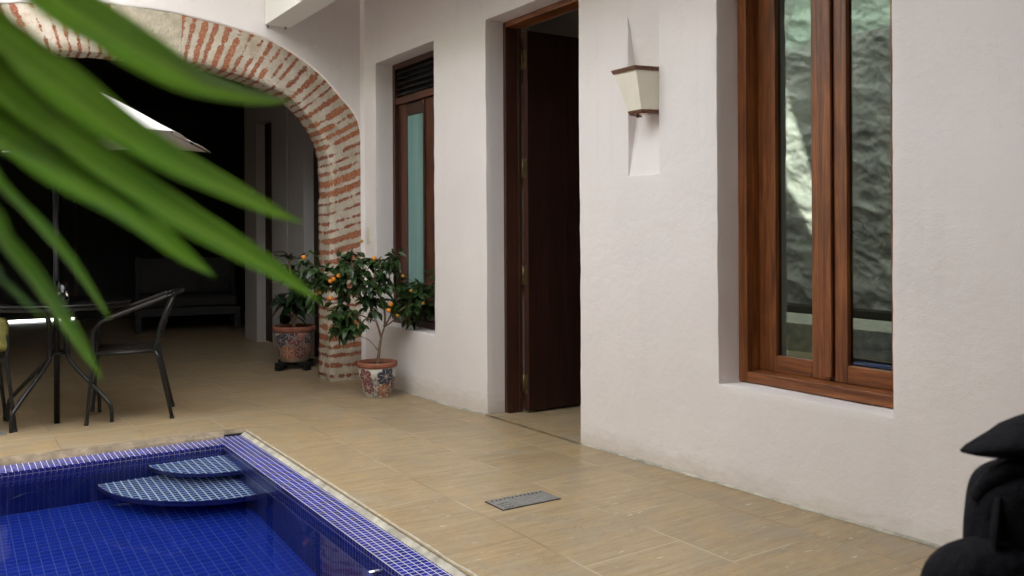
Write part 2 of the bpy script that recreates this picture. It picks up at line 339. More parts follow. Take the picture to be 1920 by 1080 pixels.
# ---------------------------------------------------------------- object helpers
COL = sc.collection
def tag(o, label=None, cat=None, group=None, kind=None):
    if label: o['label'] = label
    if cat: o['category'] = cat
    if group: o['group'] = group
    if kind: o['kind'] = kind
    return o
def empty(name, loc=(0, 0, 0), rz=0):
    o = bpy.data.objects.new(name, None); COL.objects.link(o); o.location = loc; o.rotation_euler = (0, 0, rz)
    o.empty_display_size = 0.1; return o

class MB:
    def __init__(s): s.v = []; s.f = []; s.mi = []; s.sm = []; s.uv = {}
    def add(s, vs, fs, mi=0, smooth=False):
        b = len(s.v); s.v += [tuple(v) for v in vs]
        for f in fs: s.f.append(tuple(b + i for i in f)); s.mi.append(mi); s.sm.append(smooth)
        return b
    def box(s, x0, x1, y0, y1, z0, z1, mi=0):
        x0, x1 = min(x0, x1), max(x0, x1); y0, y1 = min(y0, y1), max(y0, y1); z0, z1 = min(z0, z1), max(z0, z1)
        s.add([(x0, y0, z0), (x1, y0, z0), (x1, y1, z0), (x0, y1, z0), (x0, y0, z1), (x1, y0, z1), (x1, y1, z1), (x0, y1, z1)],
              [(0, 3, 2, 1), (4, 5, 6, 7), (0, 1, 5, 4), (1, 2, 6, 5), (2, 3, 7, 6), (3, 0, 4, 7)], mi); return s
    def prism(s, poly, z0, z1, mi=0):
        n = len(poly); vs = [(p[0], p[1], z0) for p in poly] + [(p[0], p[1], z1) for p in poly]
        s.add(vs, [tuple(range(n))[::-1], tuple(range(n, 2 * n))] + [(i, (i + 1) % n, n + (i + 1) % n, n + i) for i in range(n)], mi); return s
    def tube(s, pts, rad, seg=10, mi=0, caps=True, flat=1.0):
        pts = [Vector(p) for p in pts]; n = len(pts)
        if not hasattr(rad, '__len__'): rad = [rad] * n
        t0 = (pts[1] - pts[0]).normalized(); up = Vector((0, 0, 1)) if abs(t0.z) < 0.9 else Vector((1, 0, 0))
        a = t0.cross(up).normalized(); vs = []
        for i, p in enumerate(pts):
            t = ((pts[min(i + 1, n - 1)] - p).normalized() + (p - pts[max(i - 1, 0)]).normalized())
            t = t.normalized() if t.length > 1e-6 else t0
            a = (a - t * a.dot(t)).normalized(); b = t.cross(a)
            for k in range(seg):
                an = 2 * math.pi * k / seg; vs.append(p + (a * math.cos(an) + b * math.sin(an) * flat) * rad[i])
        fs = [(i * seg + k, i * seg + (k + 1) % seg, (i + 1) * seg + (k + 1) % seg, (i + 1) * seg + k) for i in range(n - 1) for k in range(seg)]
        b0 = s.add(vs, fs, mi, True)
        if caps:
            s.f.append(tuple(b0 + k for k in range(seg))[::-1]); s.f.append(tuple(b0 + (n - 1) * seg + k for k in range(seg)))
            s.mi += [mi, mi]; s.sm += [False, False]
        return s
    def lathe(s, prof, seg=40, c=(0, 0, 0), mi=0, closed=False):
        vs = [(c[0] + r * math.cos(2 * math.pi * k / seg), c[1] + r * math.sin(2 * math.pi * k / seg), c[2] + z) for r, z in prof for k in range(seg)]
        fs = [(i * seg + k, i * seg + (k + 1) % seg, (i + 1) * seg + (k + 1) % seg, (i + 1) * seg + k) for i in range(len(prof) - 1) for k in range(seg)]
        s.add(vs, fs, mi, True); return s
    def build(s, name, mats, parent=None, bevel=0.0, recalc=True, origin=None, uv=None, bsegs=2):
        if not isinstance(mats, (list, tuple)): mats = [mats]
        me = bpy.data.meshes.new(name); vs = s.v
        if origin: vs = [(v[0] - origin[0], v[1] - origin[1], v[2] - origin[2]) for v in vs]
        me.from_pydata(vs, [], s.f)
        for m in mats: me.materials.append(m)
        me.polygons.foreach_set('material_index', s.mi); me.polygons.foreach_set('use_smooth', s.sm)
        if uv is not None:
            ul = me.uv_layers.new(name='UVMap')
            for l in me.loops: ul.data[l.index].uv = uv[l.vertex_index]
        if recalc:
            bm = bmesh.new(); bm.from_mesh(me); bmesh.ops.recalc_face_normals(bm, faces=bm.faces); bm.to_mesh(me); bm.free()
        me.update()
        o = bpy.data.objects.new(name, me); COL.objects.link(o)
        if origin: o.location = origin
        if parent: o.parent = parent
        if bevel:
            b = o.modifiers.new('bevel', 'BEVEL'); b.width = bevel; b.segments = bsegs; b.limit_method = 'ANGLE'; b.angle_limit = R(40)
        return o
def smooth(pts, n=6):
    pts = [Vector(p) for p in pts]; out = []
    for i in range(len(pts) - 1):
        p0 = pts[max(i - 1, 0)]; p1 = pts[i]; p2 = pts[i + 1]; p3 = pts[min(i + 2, len(pts) - 1)]
        for k in range(n):
            t = k / n
            out.append(0.5 * ((2 * p1) + (p2 - p0) * t + (2 * p0 - 5 * p1 + 4 * p2 - p3) * t * t + (3 * p1 - p0 - 3 * p2 + p3) * t ** 3))
    out.append(pts[-1]); return out
def nz(x, y, z, f=1.0): return noise.noise(Vector((x * f, y * f, z * f)))
def sstep(t): t = max(0, min(1, t)); return t * t * (3 - 2 * t)
def lerp_tab(tab, x):
    if x <= tab[0][0]: return tab[0][1]
    for (a, va), (b, vb) in zip(tab, tab[1:]):
        if x <= b: return va + (vb - va) * (x - a) / (b - a)
    return tab[-1][1]
FT = [(0.5, 0.035), (1.9, 0.029), (2.3, 0.018), (2.76, 0.010), (3.97, -0.018), (4.97, -0.028), (5.4, -0.050), (6.3, -0.062), (7.2, -0.058)]
def zf(x, y):
    return lerp_tab(FT, y) * max(sstep((x - 1.55) / 1.3), sstep((y - 5.5) / 1.3))
def frange(a, b, step):
    n = max(1, int(round((b - a) / step))); return [a + (b - a) * i / n for i in range(n + 1)]
def grid_axis(a, b, marks, step):
    ms = sorted(set([a, b] + [m for m in marks if a < m < b])); out = []
    for p, q in zip(ms, ms[1:]): out += frange(p, q, step)[:-1]
    return out + [b]

# ================================================================ SETTING
PX0, PX1, PY0, PY1 = -0.55, 1.49, 0.95, 5.30      # outer edge of the pool in the paving
XW = 2.97; YA = 6.955
def floor_sheet():
    xs = grid_axis(-6, 9, [PX0, PX1, XW, -1.6], 0.15); ys = grid_axis(-6, 14.2, [PY0, PY1, YA], 0.15)
    mb = MB(); nx = len(xs)
    mb.v = [(x, y, zf(x, y)) for y in ys for x in xs]
    for j in range(len(ys) - 1):
        for i in range(nx - 1):
            cx_, cy_ = (xs[i] + xs[i + 1]) / 2, (ys[j] + ys[j + 1]) / 2
            if PX0 < cx_ < PX1 and PY0 < cy_ < PY1: continue
            mb.f.append((j * nx + i, j * nx + i + 1, (j + 1) * nx + i + 1, (j + 1) * nx + i)); mb.mi.append(0); mb.sm.append(True)
    tag(mb.build('stone_floor', M['floor'], recalc=False), kind='structure')
floor_sheet()
gb = MB(); gb.add([(-60, -60, -0.95), (60, -60, -0.95), (60, 60, -0.95), (-60, 60, -0.95)], [(0, 1, 2, 3)])
tag(gb.build('ground', M['mortar'], recalc=False), kind='structure')

# ---- pool: a thing with rim, basin, steps, mortar
pool = tag(empty('swimming_pool', (0.47, 3.1, -0.02)), 'swimming pool lined with small blue mosaic tiles, sunk in the stone paving', 'swimming pool')
def pchild(mb, name, mats, **kw):
    return mb.build(name, mats, pool_par, **kw)
IX0, IX1, IY0, IY1 = PX0 + 0.163, 1.327, PY0 + 0.163, 5.10
ZR, ZW, ZB = -0.022, -0.062, -0.68
def under(parent, o):   # keep world placement under an Empty that sits elsewhere
    o.parent = parent; o.matrix_parent_inverse = Matrix.Translation(-Vector(parent.location)); return o
rim = MB()
rim.box(IX1, PX1 - 0.020, PY0, 5.262, ZR - 0.003, ZR)            # right rim
rim.box(PX0, IX1 - 0.001, IY1 + 0.001, 5.262, ZR - 0.009, ZR - 0.006)      # far rim, a touch lower
rim.box(PX0, IX0, PY0, IY1, ZR - 0.0035, ZR - 0.0005)
rim.box(IX0 + 0.001, IX1 - 0.001, PY0, IY0, ZR - 0.004, ZR - 0.001)
under(pool, rim.build('tiled_rim', M['rim_x']))
bas = MB()
def wallq(p0, p1, z0, z1, mi): bas.add([(p0[0], p0[1], z0), (p1[0], p1[1], z0), (p1[0], p1[1], z1), (p0[0], p0[1], z1)], [(0, 1, 2, 3)], mi)
zt = ZR - 0.0035
wallq((IX1 + 0.002, IY0), (IX1 + 0.002, IY1), ZB, zt, 0); wallq((IX0, IY0), (IX0, IY1), ZB, zt, 0)
wallq((IX0, IY1 + 0.003), (IX1 + 0.002, IY1 + 0.003), ZB, zt - 0.006, 1); wallq((IX0, IY0), (IX1, IY0), ZB, zt, 1)
bas.add([(IX0, IY0, ZB), (IX1 + .002, IY0, ZB), (IX1 + .002, IY1 + .003, ZB), (IX0, IY1 + .003, ZB)], [(0, 1, 2, 3)], 2)
wallq((IX1 + 0.0005, IY0), (IX1 + 0.0005, IY1), zt - 0.029, zt, 3); wallq((IX0, IY1 + 0.0015), (IX1 + 0.001, IY1 + 0.0015), zt - 0.034, zt - 0.0065, 4)
under(pool, bas.build('basin', [M['pool_wx'], M['pool_wy'], M['pool_floor'], M['rim_v'], M['rim_w']], recalc=False))
def step(r, ztop, th):
    mb = MB(); n = 28; cx_, cy_ = IX1, IY1
    poly = [(cx_, cy_)] + [(cx_ - r * 1.04 * math.sin(math.pi / 2 * i / n), cy_ - r * math.cos(math.pi / 2 * i / n)) for i in range(n + 1)]
    m_ = len(poly); vs = [(p[0], p[1], ztop) for p in poly] + [(p[0], p[1], ztop - th) for p in poly]
    mb.add(vs, [tuple(range(m_))], 0)
    mb.add(vs, [tuple(range(m_, 2 * m_))[::-1]] + [(i, (i + 1) % m_, m_ + (i + 1) % m_, m_ + i) for i in range(m_)], 1)
    o = mb.build('corner_step', [M['step_top'], M['step_side']]); return under(pool, o)
s1 = step(0.38, -0.155, 0.07); s1['label'] = 'upper smaller quarter-round step with pale grout'
s2 = step(0.62, -0.385, 0.08); s2['label'] = 'lower wider quarter-round step with pale grout'
# mortar strips between tiles and slabs
ms = MB()
ys = frange(PY0, 5.262, 0.04)
def strip(ptsA, ptsB, mb, mi=0):
    n = len(ptsA); mb.add(ptsA + ptsB, [(i, i + 1, n + i + 1, n + i) for i in range(n - 1)], mi, True)
A = [(PX1 - 0.022, y, ZR + 0.002) for y in ys]
B = [(PX1 - 0.008 + 0.004 * nz(y, 0, 3, 9), y, ZR + 0.011 + 0.003 * nz(y, 5, 3, 14)) for y in ys]
Cc = [(PX1 + 0.016 + 0.008 * nz(y, 9, 3, 7), y, 0.003) for y in ys]
strip(A, B, ms); strip(B, Cc, ms)
Dd = [(c[0] + 0.002, c[1], -0.01) for c in Cc]; strip(Cc, Dd, ms)
under(pool, ms.build('mortar_strip', M['mortar']))
ms = MB(); xs = frange(PX0, PX1 + 0.004, 0.04)
A = [(x, 5.262, ZR - 0.012) for x in xs]
B = [(x, 5.272, ZR + 0.004 + 0.004 * nz(x, 0, 7, 8)) for x in xs]
B2 = [(x, 5.297, 0.004 + 0.003 * nz(x, 3, 7, 8)) for x in xs]
Cc = [(x, 5.325 + 0.010 * nz(x, 9, 3, 7), 0.005) for x in xs]
strip(A, B, ms); strip(B, B2, ms); strip(B2, Cc, ms)
under(pool, ms.build('mortar_strip', M['mortar_dark']))
gp = MB().box(1.375, PX1 - 0.004, 5.263, 5.292, -0.05, -0.012)
under(pool, gp.build('corner_gap', M['black']))
dr = MB(); dr.box(0.595, 0.655, 3.96, 4.0, ZB + 0.001, ZB + 0.012)
under(pool, dr.build('floor_drain', M['drain_pale'], bevel=0.003))
jt = MB(); jt.tube([(IX1 + 0.01, 3.02, -0.115), (IX1 - 0.03, 3.02, -0.115)], [0.026, 0.022], 18)
under(pool, jt.build('return_jet', M['chrome'], bevel=0.002))
wt = MB(); wx = frange(IX0 + 0.001, IX1 + 0.001, 0.3); wy = frange(IY0 + 0.001, IY1 + 0.002, 0.3)
wt.v = [(x, y, ZW) for y in wy for x in wx]; nx = len(wx)
for j in range(len(wy) - 1):
    for i in range(nx - 1): wt.f.append((j * nx + i, j * nx + i + 1, (j + 1) * nx + i + 1, (j + 1) * nx + i)); wt.mi.append(0); wt.sm.append(True)
tag(wt.build('pool_water', M['water'], recalc=False), kind='structure')

# ---- house wall with openings
OPEN = {'win_far': (5.695, 6.712, 0.42, 2.525), 'door': (3.97, 4.973, -0.30, 2.523), 'win_near': (2.042, 2.930, 0.457, 2.523)}
NICHE = (3.318, 3.553, 1.436, 2.256)
house = tag(empty('house_wall', (XW, 4.0, 0)), 'long white plastered house wall with a door and two deep-set windows along the pool walk', 'wall')
def disp(x, y, z, k=1.0):
    return (0.0045 * nz(y, z, 1.3, 1.6) + 0.0022 * nz(y, z, 5.1, 6.5) + 0.0011 * nz(y, z, 9.7, 22)) * k
def house_wall():
    ya, yb, za, zb = -2.6, YA, -0.30, 3.16
    marks_y, marks_z = [], []
    for o in list(OPEN.values()) + [NICHE]: marks_y += o[:2]; marks_z += o[2:]
    ys = grid_axis(ya, yb, marks_y, 0.045); zs = grid_axis(za, zb, marks_z, 0.045)
    mb = MB(); vid = {}
    def wob(y, z):      # edges of the hand-made reveals wander a few millimetres
        return 0.0028 * nz(y, z, 20.0, 9) + 0.0015 * nz(y, z, 30.0, 30), 0.0028 * nz(y, z, 40.0, 9)
    def V(y, z, x=None, key=None):
        k = (round(y, 4), round(z, 4), key)
        if k not in vid:
            dy, dz = wob(y, z)
            if abs(y - yb) < 1e-4 or abs(y - ya) < 1e-4: dy = 0
            xx = (XW + disp(0, y, z)) if x is None else x
            vid[k] = len(mb.v); mb.v.append((xx, y + dy, z + dz))
        return vid[k]
    def inside(y, z):
        for a, b, c, d in list(OPEN.values()) + [NICHE]:
            if a < y < b and c < z < d: return True
        return False
    def F(*f): mb.f.append(f); mb.mi.append(0); mb.sm.append(True)
    for i in range(len(ys) - 1):
        for j in range(len(zs) - 1):
            y0, y1, z0, z1 = ys[i], ys[i + 1], zs[j], zs[j + 1]
            if inside((y0 + y1) / 2, (z0 + z1) / 2): continue
            F(V(y0, z0), V(y0, z1), V(y1, z1), V(y1, z0))
    # reveals
    depths = [None, XW + 0.045, XW + 0.09, XW + 0.14, XW + 0.22, XW + 0.34]
    for a, b, c, d in OPEN.values():
        yy = [y for y in ys if a - 1e-6 <= y <= b + 1e-6]; zz = [z for z in zs if c - 1e-6 <= z <= d + 1e-6]
        per = [(y, c) for y in yy] + [(b, z) for z in zz[1:]] + [(y, d) for y in yy[::-1][1:]] + [(a, z) for z in zz[::-1][1:]]
        for (p, q) in zip(per, per[1:]):
            for k in range(len(depths) - 1):
                def W(pt, kk):
                    if kk == 0: return V(*pt)
                    n = 0.003 * nz(pt[0], pt[1], depths[kk] * 3, 8)
                    kx = (round(pt[0], 4), round(pt[1], 4), kk)
                    if kx not in vid:
                        dy, dz = wob(*pt); vid[kx] = len(mb.v); mb.v.append((depths[kk], pt[0] + dy * .5 + (n if pt[0] in (a, b) else 0), pt[1] + dz * .5 + (n if pt[1] in (c, d) else 0)))
                    return vid[kx]
                F(W(p, k), W(q, k), W(q, k + 1), W(p, k + 1))
    # the sconce niche: a shallow wedge cut into the plaster
    a, b, c, d = NICHE
    prof = [(2.256, 0.0), (1.90, 0.070), (1.80, 0.060), (1.436, 0.006)]
    zz = [z for z in zs if c - 1e-6 <= z <= d + 1e-6]; yy = [y for y in ys if a - 1e-6 <= y <= b + 1e-6]
    dep = lambda z: lerp_tab(sorted(prof), z)
    for z0, z1 in zip(zz, zz[1:]):
        for y0, y1 in zip(yy, yy[1:]):
            F(V(y0, z0, XW + disp(0, y0, z0) + dep(z0), 'n'), V(y0, z1, XW + disp(0, y0, z1) + dep(z1), 'n'),
              V(y1, z1, XW + disp(0, y1, z1) + dep(z1), 'n'), V(y1, z0, XW + disp(0, y1, z0) + dep(z0), 'n'))
        for y in (a, b): F(V(y, z0), V(y, z1), V(y, z1, 0, 'n'), V(y, z0, 0, 'n'))
    for y0, y1 in zip(yy, yy[1:]): F(V(y0, c), V(y1, c), V(y1, c, 0, 'n'), V(y0, c, 0, 'n'))
    o = mb.build('plaster_face', M['plaster'], house, recalc=False)
    bm = bmesh.new(); bm.from_mesh(o.data)
    bmesh.ops.remove_doubles(bm, verts=bm.verts, dist=0.0001); bmesh.ops.recalc_face_normals(bm, faces=bm.faces)
    bm.to_mesh(o.data); bm.free()
    o.location = -Vector(house.location)
    bv = o.modifiers.new('bevel', 'BEVEL'); bv.width = 0.007; bv.segments = 3; bv.limit_method = 'ANGLE'; bv.angle_limit = R(50)
    # inner face
    mi_ = MB(); X = XW + 0.34
    ys2 = grid_axis(ya, yb, marks_y, 9); zs2 = grid_axis(za, zb, marks_z, 9)
    for i in range(len(ys2) - 1):
        for j in range(len(zs2) - 1):
            y0, y1, z0, z1 = ys2[i], ys2[i + 1], zs2[j], zs2[j + 1]
            cyy, czz = (y0 + y1) / 2, (z0 + z1) / 2
            if any(p < cyy < q and r < czz < s for p, q, r, s in OPEN.values()): continue
            mi_.add([(X, y0, z0), (X, y0, z1), (X, y1, z1), (X, y1, z0)], [(0, 1, 2, 3)])
    q = mi_.build('inner_face', M['plaster_in'], house, recalc=False); q.location = -Vector(house.location)
house_wall()
HL = -Vector(house.location)
def hpart(mb, name, mats, parent=None, bevel=0.003):
    o = mb.build(name, mats, parent or house, bevel=bevel)
    if parent is None: o.location = HL
    return o
def worn(mb): return mb
# casing of near window (reddish wood)
def casing(name, y0, y1, z0, z1, x, wd, dp, wy, wz, bottom=True, label=None):
    c = MB(); c.box(x, x + dp, y1 - wd, y1, z0, z1, 0); c.box(x, x + dp, y0, y0 + wd, z0, z1, 0)
    c.box(x, x + dp, y0 + wd + .0005, y1 - wd - .0005, z1 - wd, z1, 1)
    if bottom: c.box(x, x + dp, y0 + wd + .0005, y1 - wd - .0005, z0, z0 + wd, 1)
    o = hpart(c, name, [M[wz], M[wy]])
    if label: o['label'] = label
    return o
def sash(parent, y0, y1, z0, z1, x, wst0, wst1, rail, th, wy, wz, pane_mat):
    s = MB(); s.box(x, x + th, y1 - wst1, y1, z0, z1, 0); s.box(x, x + th, y0, y0 + wst0, z0, z1, 0)
    s.box(x + .001, x + th, y0 + wst0 + .0003, y1 - wst1 - .0003, z1 - rail, z1, 1); s.box(x + .001, x + th, y0 + wst0 + .0003, y1 - wst1 - .0003, z0, z0 + rail, 1)
    o = hpart(s, 'sash', [M[wz], M[wy]], parent)
    gi = 0.020 if pane_mat is M['glass'] else 0.008
    g = MB(); g.box(x + gi, x + gi + 0.005, y0 + wst0 - .004, y1 - wst1 + .004, z0 + rail - .004, z1 - rail + .004)
    p = hpart(g, 'pane', pane_mat, parent, bevel=0); return o
w2 = casing('near_window', 2.045, 2.927, 0.462, 2.520, 3.100, 0.050, 0.130, 'wood_y', 'wood_z', label='large near window in reddish wood, two tall glazed sashes')
w2.name = 'window'
sash(w2, 2.489, 2.876, 0.514, 2.468, 3.180, 0.090, 0.098, 0.074, 0.042, 'wood_y', 'wood_z', M['glass'])
sash(w2, 2.096, 2.462, 0.514, 2.468, 3.180, 0.098, 0.062, 0.074, 0.042, 'wood_y', 'wood_z', M['glass'])
hpart(MB().box(3.164, 3.1795, 2.468, 2.510, 0.530, 2.466), 'cover_strip', M['wood_z'], w2)
hpart(MB().box(3.186, 3.20, 2.462, 2.489, 0.514, 2.468), 'stop', M['dwood_z'], w2)
# window far (dark)
w1 = casing('window', 5.700, 6.708, 0.424, 2.521, 3.117, 0.045, 0.11, 'dwood_y', 'dwood_z', label='narrow-looking far window in dark wood with teal glass and louvres on top')
hpart(MB().box(3.122, 3.20, 5.746, 6.662, 2.19, 2.245), 'transom', M['mwood_y'], w1)
lv = MB()
for k in range(5):
    z = 2.262 + k * 0.044
    lv.add([(3.135, 5.746, z), (3.135, 6.662, z), (3.185, 6.662, z + .035), (3.185, 5.746, z + .035), (3.135, 5.746, z + .008), (3.135, 6.662, z + .008), (3.185, 6.662, z + .043), (3.185, 5.746, z + .043)],
           [(0, 1, 2, 3), (4, 5, 6, 7), (0, 1, 5, 4), (3, 2, 6, 7)])
hpart(lv, 'louvre', M['black'], w1, 0)
hpart(MB().box(3.188, 3.192, 5.74, 6.67, 2.245, 2.48), 'louvre_back', M['black'], w1, 0)
sash(w1, 6.205, 6.620, 0.475, 2.185, 3.150, 0.028, 0.112, 0.10, 0.04, 'dwood_y', 'mwood_z', M['teal'])
sash(w1, 5.790, 6.185, 0.475, 2.185, 3.150, 0.130, 0.150, 0.10, 0.04, 'dwood_y', 'mwood_z', M['teal'])
hpart(MB().box(3.138, 3.1495, 6.180, 6.208, 0.475, 2.185).box(3.152, 3.19, 6.621, 6.662, 0.47, 2.188).box(3.152, 3.19, 5.746, 5.789, 0.47, 2.188), 'cover_strip', M['dwood_z'], w1)
# doorway casing, leaf, hinges
c = MB(); c.box(3.100, 3.215, 4.938, 4.970, -0.028, 2.520, 0); c.box(3.100, 3.215, 3.973, 4.005, -0.015, 2.520, 0); c.box(3.100, 3.215, 4.006, 4.937, 2.484, 2.520, 1)
c.box(3.19, 3.2145, 4.925, 4.9375, -0.025, 2.483, 0)
dcase = hpart(c, 'doorway', [M['dwood_z'], M['wood_y']]); dcase['label'] = 'tall doorway with dark wooden jamb and a dark leaf opened inward'
lf = MB()
for k in range(6):
    x0 = 3.222 + k * 0.147; lf.box(x0, x0 + 0.1455, 4.862, 4.905, -0.010, 2.462)
lf.box(3.23, 4.09, 4.866, 4.901, -0.009, 2.461)
leaf = hpart(lf, 'door_leaf', M['ewood_z'], dcase, 0.002)
hpart(MB().box(3.2170, 3.2215, 4.858, 4.909, -0.010, 2.462), 'leaf_edge', M['dwood_z'], dcase, 0.001)
for z in (2.28, 1.57, 0.87, 0.16):
    h = MB(); h.box(3.2135, 3.2165, 4.868, 4.936, z - 0.062, z + 0.062)
    h.tube([(3.212, 4.910, z - 0.064), (3.212, 4.910, z + 0.064)], 0.008, 10)
    hpart(h, 'hinge', M['brass'], dcase, 0)
th = MB()
xs_ = frange(XW - 0.012, 3.10, 0.03); yy = frange(3.975, 4.968, 0.03)
th.v = [(x, y, zf(x, y) + 0.006 + 0.004 * nz(x, y, 0, 14)) for y in yy for x in xs_]; nx = len(xs_)
for j in range(len(yy) - 1):
    for i in range(nx - 1): th.f.append((j * nx + i, j * nx + i + 1, (j + 1) * nx + i + 1, (j + 1) * nx + i)); th.mi.append(0); th.sm.append(True)
o = th.build('threshold', M['floor'], house, recalc=False); o.location = HL
o['label'] = 'rough worn mortar threshold under the doorway'

jn = MB(); yj = [y for y in frange(-2.5, 3.96, 0.03)] + [None] + [y for y in frange(4.98, YA, 0.03)]; prev = None
for y in yj:
    if y is None: prev = None; continue
    q = len(jn.v); zz_ = zf(XW, y); w_ = .006 + .007 * abs(nz(y, 2, 2, 6)) + .006 * abs(nz(y, 7, 2, 30))
    jn.v += [(XW + .004, y, zz_ + .004 + w_ * .7), (XW - .003 - w_ * .3, y, zz_ + .004 + w_ * .35), (XW - .004 - w_, y, zz_ + .001)]
    if prev is not None: jn.f += [(prev, prev + 1, q + 1, q), (prev + 1, prev + 2, q + 2, q + 1)]; jn.mi += [0, 0]; jn.sm += [True, True]
    prev = q
o = jn.build('base_joint', M['mortar'], house); o.location = HL
# room behind the wall
rm = MB()
for q in ([(6.2, -2.6, -.3), (6.2, 6.95, -.3), (6.2, 6.95, 3.1), (6.2, -2.6, 3.1)], [(3.31, 6.95, -.3), (6.2, 6.95, -.3), (6.2, 6.95, 3.1), (3.31, 6.95, 3.1)],
          [(3.31, -2.6, -.3), (6.2, -2.6, -.3), (6.2, -2.6, 3.1), (3.31, -2.6, 3.1)], [(3.31, 5.35, -.3), (6.2, 5.35, -.3), (6.2, 5.35, 3.1), (3.31, 5.35, 3.1)],
          [(3.31, 3.4, -.3), (6.2, 3.4, -.3), (6.2, 3.4, 3.1), (3.31, 3.4, 3.1)],
          [(3.2, -2.6, 3.1), (6.2, -2.6, 3.1), (6.2, 6.95, 3.1), (3.2, 6.95, 3.1)]): rm.add(q, [(0, 1, 2, 3)])
tag(rm.build('room_walls', M['plaster_in'], recalc=False), 'dim white walls of the room seen through the open door', 'wall')

# ---- arch wall
arch = tag(empty('arch_wall', (1.17, YA, 0)), 'white end wall carried on a wide old brick arch above the dark hall', 'wall')
AL = -Vector(arch.location)
INT = [(1.17, 2.450), (1.40, 2.448), (1.63, 2.436), (1.85, 2.398), (2.08, 2.345), (2.30, 2.262), (2.45, 2.150), (2.56, 2.020), (2.63, 1.890), (2.672, 1.760)]
EXT = [(1.17, 2.795), (1.33, 2.797), (1.53, 2.783), (1.94, 2.722), (2.236, 2.645), (2.56, 2.464), (2.79, 2.240), (2.90, 2.110), (2.935, 2.000), (2.942, 1.880)]
def resample(pts, n):
    p = smooth([(a, b, 0) for a, b in pts], 12); L = [0]
    for a, b in zip(p, p[1:]): L.append(L[-1] + (b - a).length)
    out = []
    for i in range(n):
        t = L[-1] * i / (n - 1); k = max(j for j in range(len(L)) if L[j] <= t + 1e-9); k = min(k, len(p) - 2)
        f = (t - L[k]) / max(1e-9, L[k + 1] - L[k]); q = p[k].lerp(p[k + 1], f); out.append((q.x, q.y))
    return out, L[-1]
NA = 90; NP = 50
ic, Li = resample(INT, NA); ec, Le = resample(EXT, NA)
for i in range(1, NP + 1):      # down the pillar
    z = 1.760 - (1.760 + 0.075) * i / NP; ic.append((2.674 + 0.004 * nz(z, 0, 2, 3), z)); ec.append((2.943, 1.880 - (1.880 + 0.075) * i / NP))
spos = [Le * 0.5 * (1 + Li / Le) * i / (NA - 1) for i in range(NA)] + [Le * 0.5 * (1 + Li / Le) + 1.83 * i / NP for i in range(1, NP + 1)]
YB = YA + 0.28
def ring(side):
    mb = MB(); uv = []
    rows = []
    for i, ((ix, iz), (ex, ez), s) in enumerate(zip(ic, ec, spos)):
        row = []
        cr = [0.0, 0.2, 0.4, 0.6, 0.8, 1.0]
        for t in cr[::-1]:       # front face from extrados to intrados
            x = ix + (ex - ix) * t; z = iz + (ez - iz) * t
            n = 0.007 * nz(x * side, 0.3, z, 9) + 0.004 * nz(x * side, 0.7, z, 28)
            row.append((x, YA + 0.006 + n, z, s, t * 0.33))
        for k in range(1, 7):   # soffit to the back
            y = YA + 0.006 + (YB - YA - 0.006) * k / 6
            n = 0.009 * nz(s * side, y, 2.0, 10) + 0.004 * nz(s, y, 4.0, 30)
            dx, dz = (1, 0) if i >= NA else (0.4, 0.9)
            row.append((ix + n * dx, y, iz + n * dz, s, -(y - YA)))
        # ragged corner
        k = len(cr) - 1; r = list(row[k]); e = 0.010 * nz(s * side, 8.0, 0, 22) + 0.006 * nz(s, 3.0, 1, 50)
        r[0] += 0.004 + e * 0.6; r[1] += 0.006 + e * 0.5; r[2] += 0.003; row[k] = tuple(r)
        for t in (0.5, 1.0):     # back face
            row.append((ix + (ex - ix) * t, YB, iz + (ez - iz) * t, s, t * 0.3 - 0.6))
        rows.append(row)
    m_ = len(rows[0])
    for row in rows:
        for x, y, z, s, t in row:
            mb.v.append((1.17 + (x - 1.17) * side, y, z)); uv.append((s * side + 10, t + (5 if side < 0 else 0)))
    for i in range(len(rows) - 1):
        for j in range(m_ - 1): mb.f.append((i * m_ + j, (i + 1) * m_ + j, (i + 1) * m_ + j + 1, i * m_ + j + 1)); mb.mi.append(0); mb.sm.append(True)
    return mb, uv
mb, uv = ring(1); mb2, uv2 = ring(-1)
b = len(mb.v); mb.v += mb2.v; mb.f += [tuple(i + b for i in f) for f in mb2.f]; mb.mi += mb2.mi; mb.sm += mb2.sm; uv += uv2
br = mb.build('brick_arch', M['brick'], arch, uv=uv); br.location = AL
for x0, x1, z0, z1, dz0, dz1 in ((1.04, 1.318, 2.452, 2.800, 0, 0), (1.326, 1.512, 2.440, 2.797, 0.0, -0.012)):
    kx = grid_axis(x0, x1, [], 0.02); kz = grid_axis(z0, z1, [], 0.02); k = MB(); nxk = len(kx)
    def kp(x, z):
        u = (x - x0) / (x1 - x0); e = min(u, 1 - u, (z - z0) / (z1 - z0), 1 - (z - z0) / (z1 - z0))
        return (x + 0.02 * (u - 0.5) * (z - z0) / (z1 - z0), YA - (0.004 + 0.004 * nz(x, z, 0, 25)) * min(1, e * 12), z + (dz0 + (dz1 - dz0) * u))
    k.v = [kp(x, z) for z in kz for x in kx]
    for j in range(len(kz) - 1):
        for i in range(nxk - 1): k.f.append((j * nxk + i, j * nxk + i + 1, (j + 1) * nxk + i + 1, (j + 1) * nxk + i)); k.mi.append(0); k.sm.append(True)
    n0 = len(k.v); k.box(x0 + 0.004, x1 - 0.004, YA + 0.0005, YB, z0 + 0.002, z1 - 0.004)
    o = k.build('keystone', M['keystone'], br, recalc=False)
o = MB().box(1.3175, 1.3265, YA + 0.001, YA + 0.02, 2.46, 2.79).build('joint', M['mortar_dark'], br)
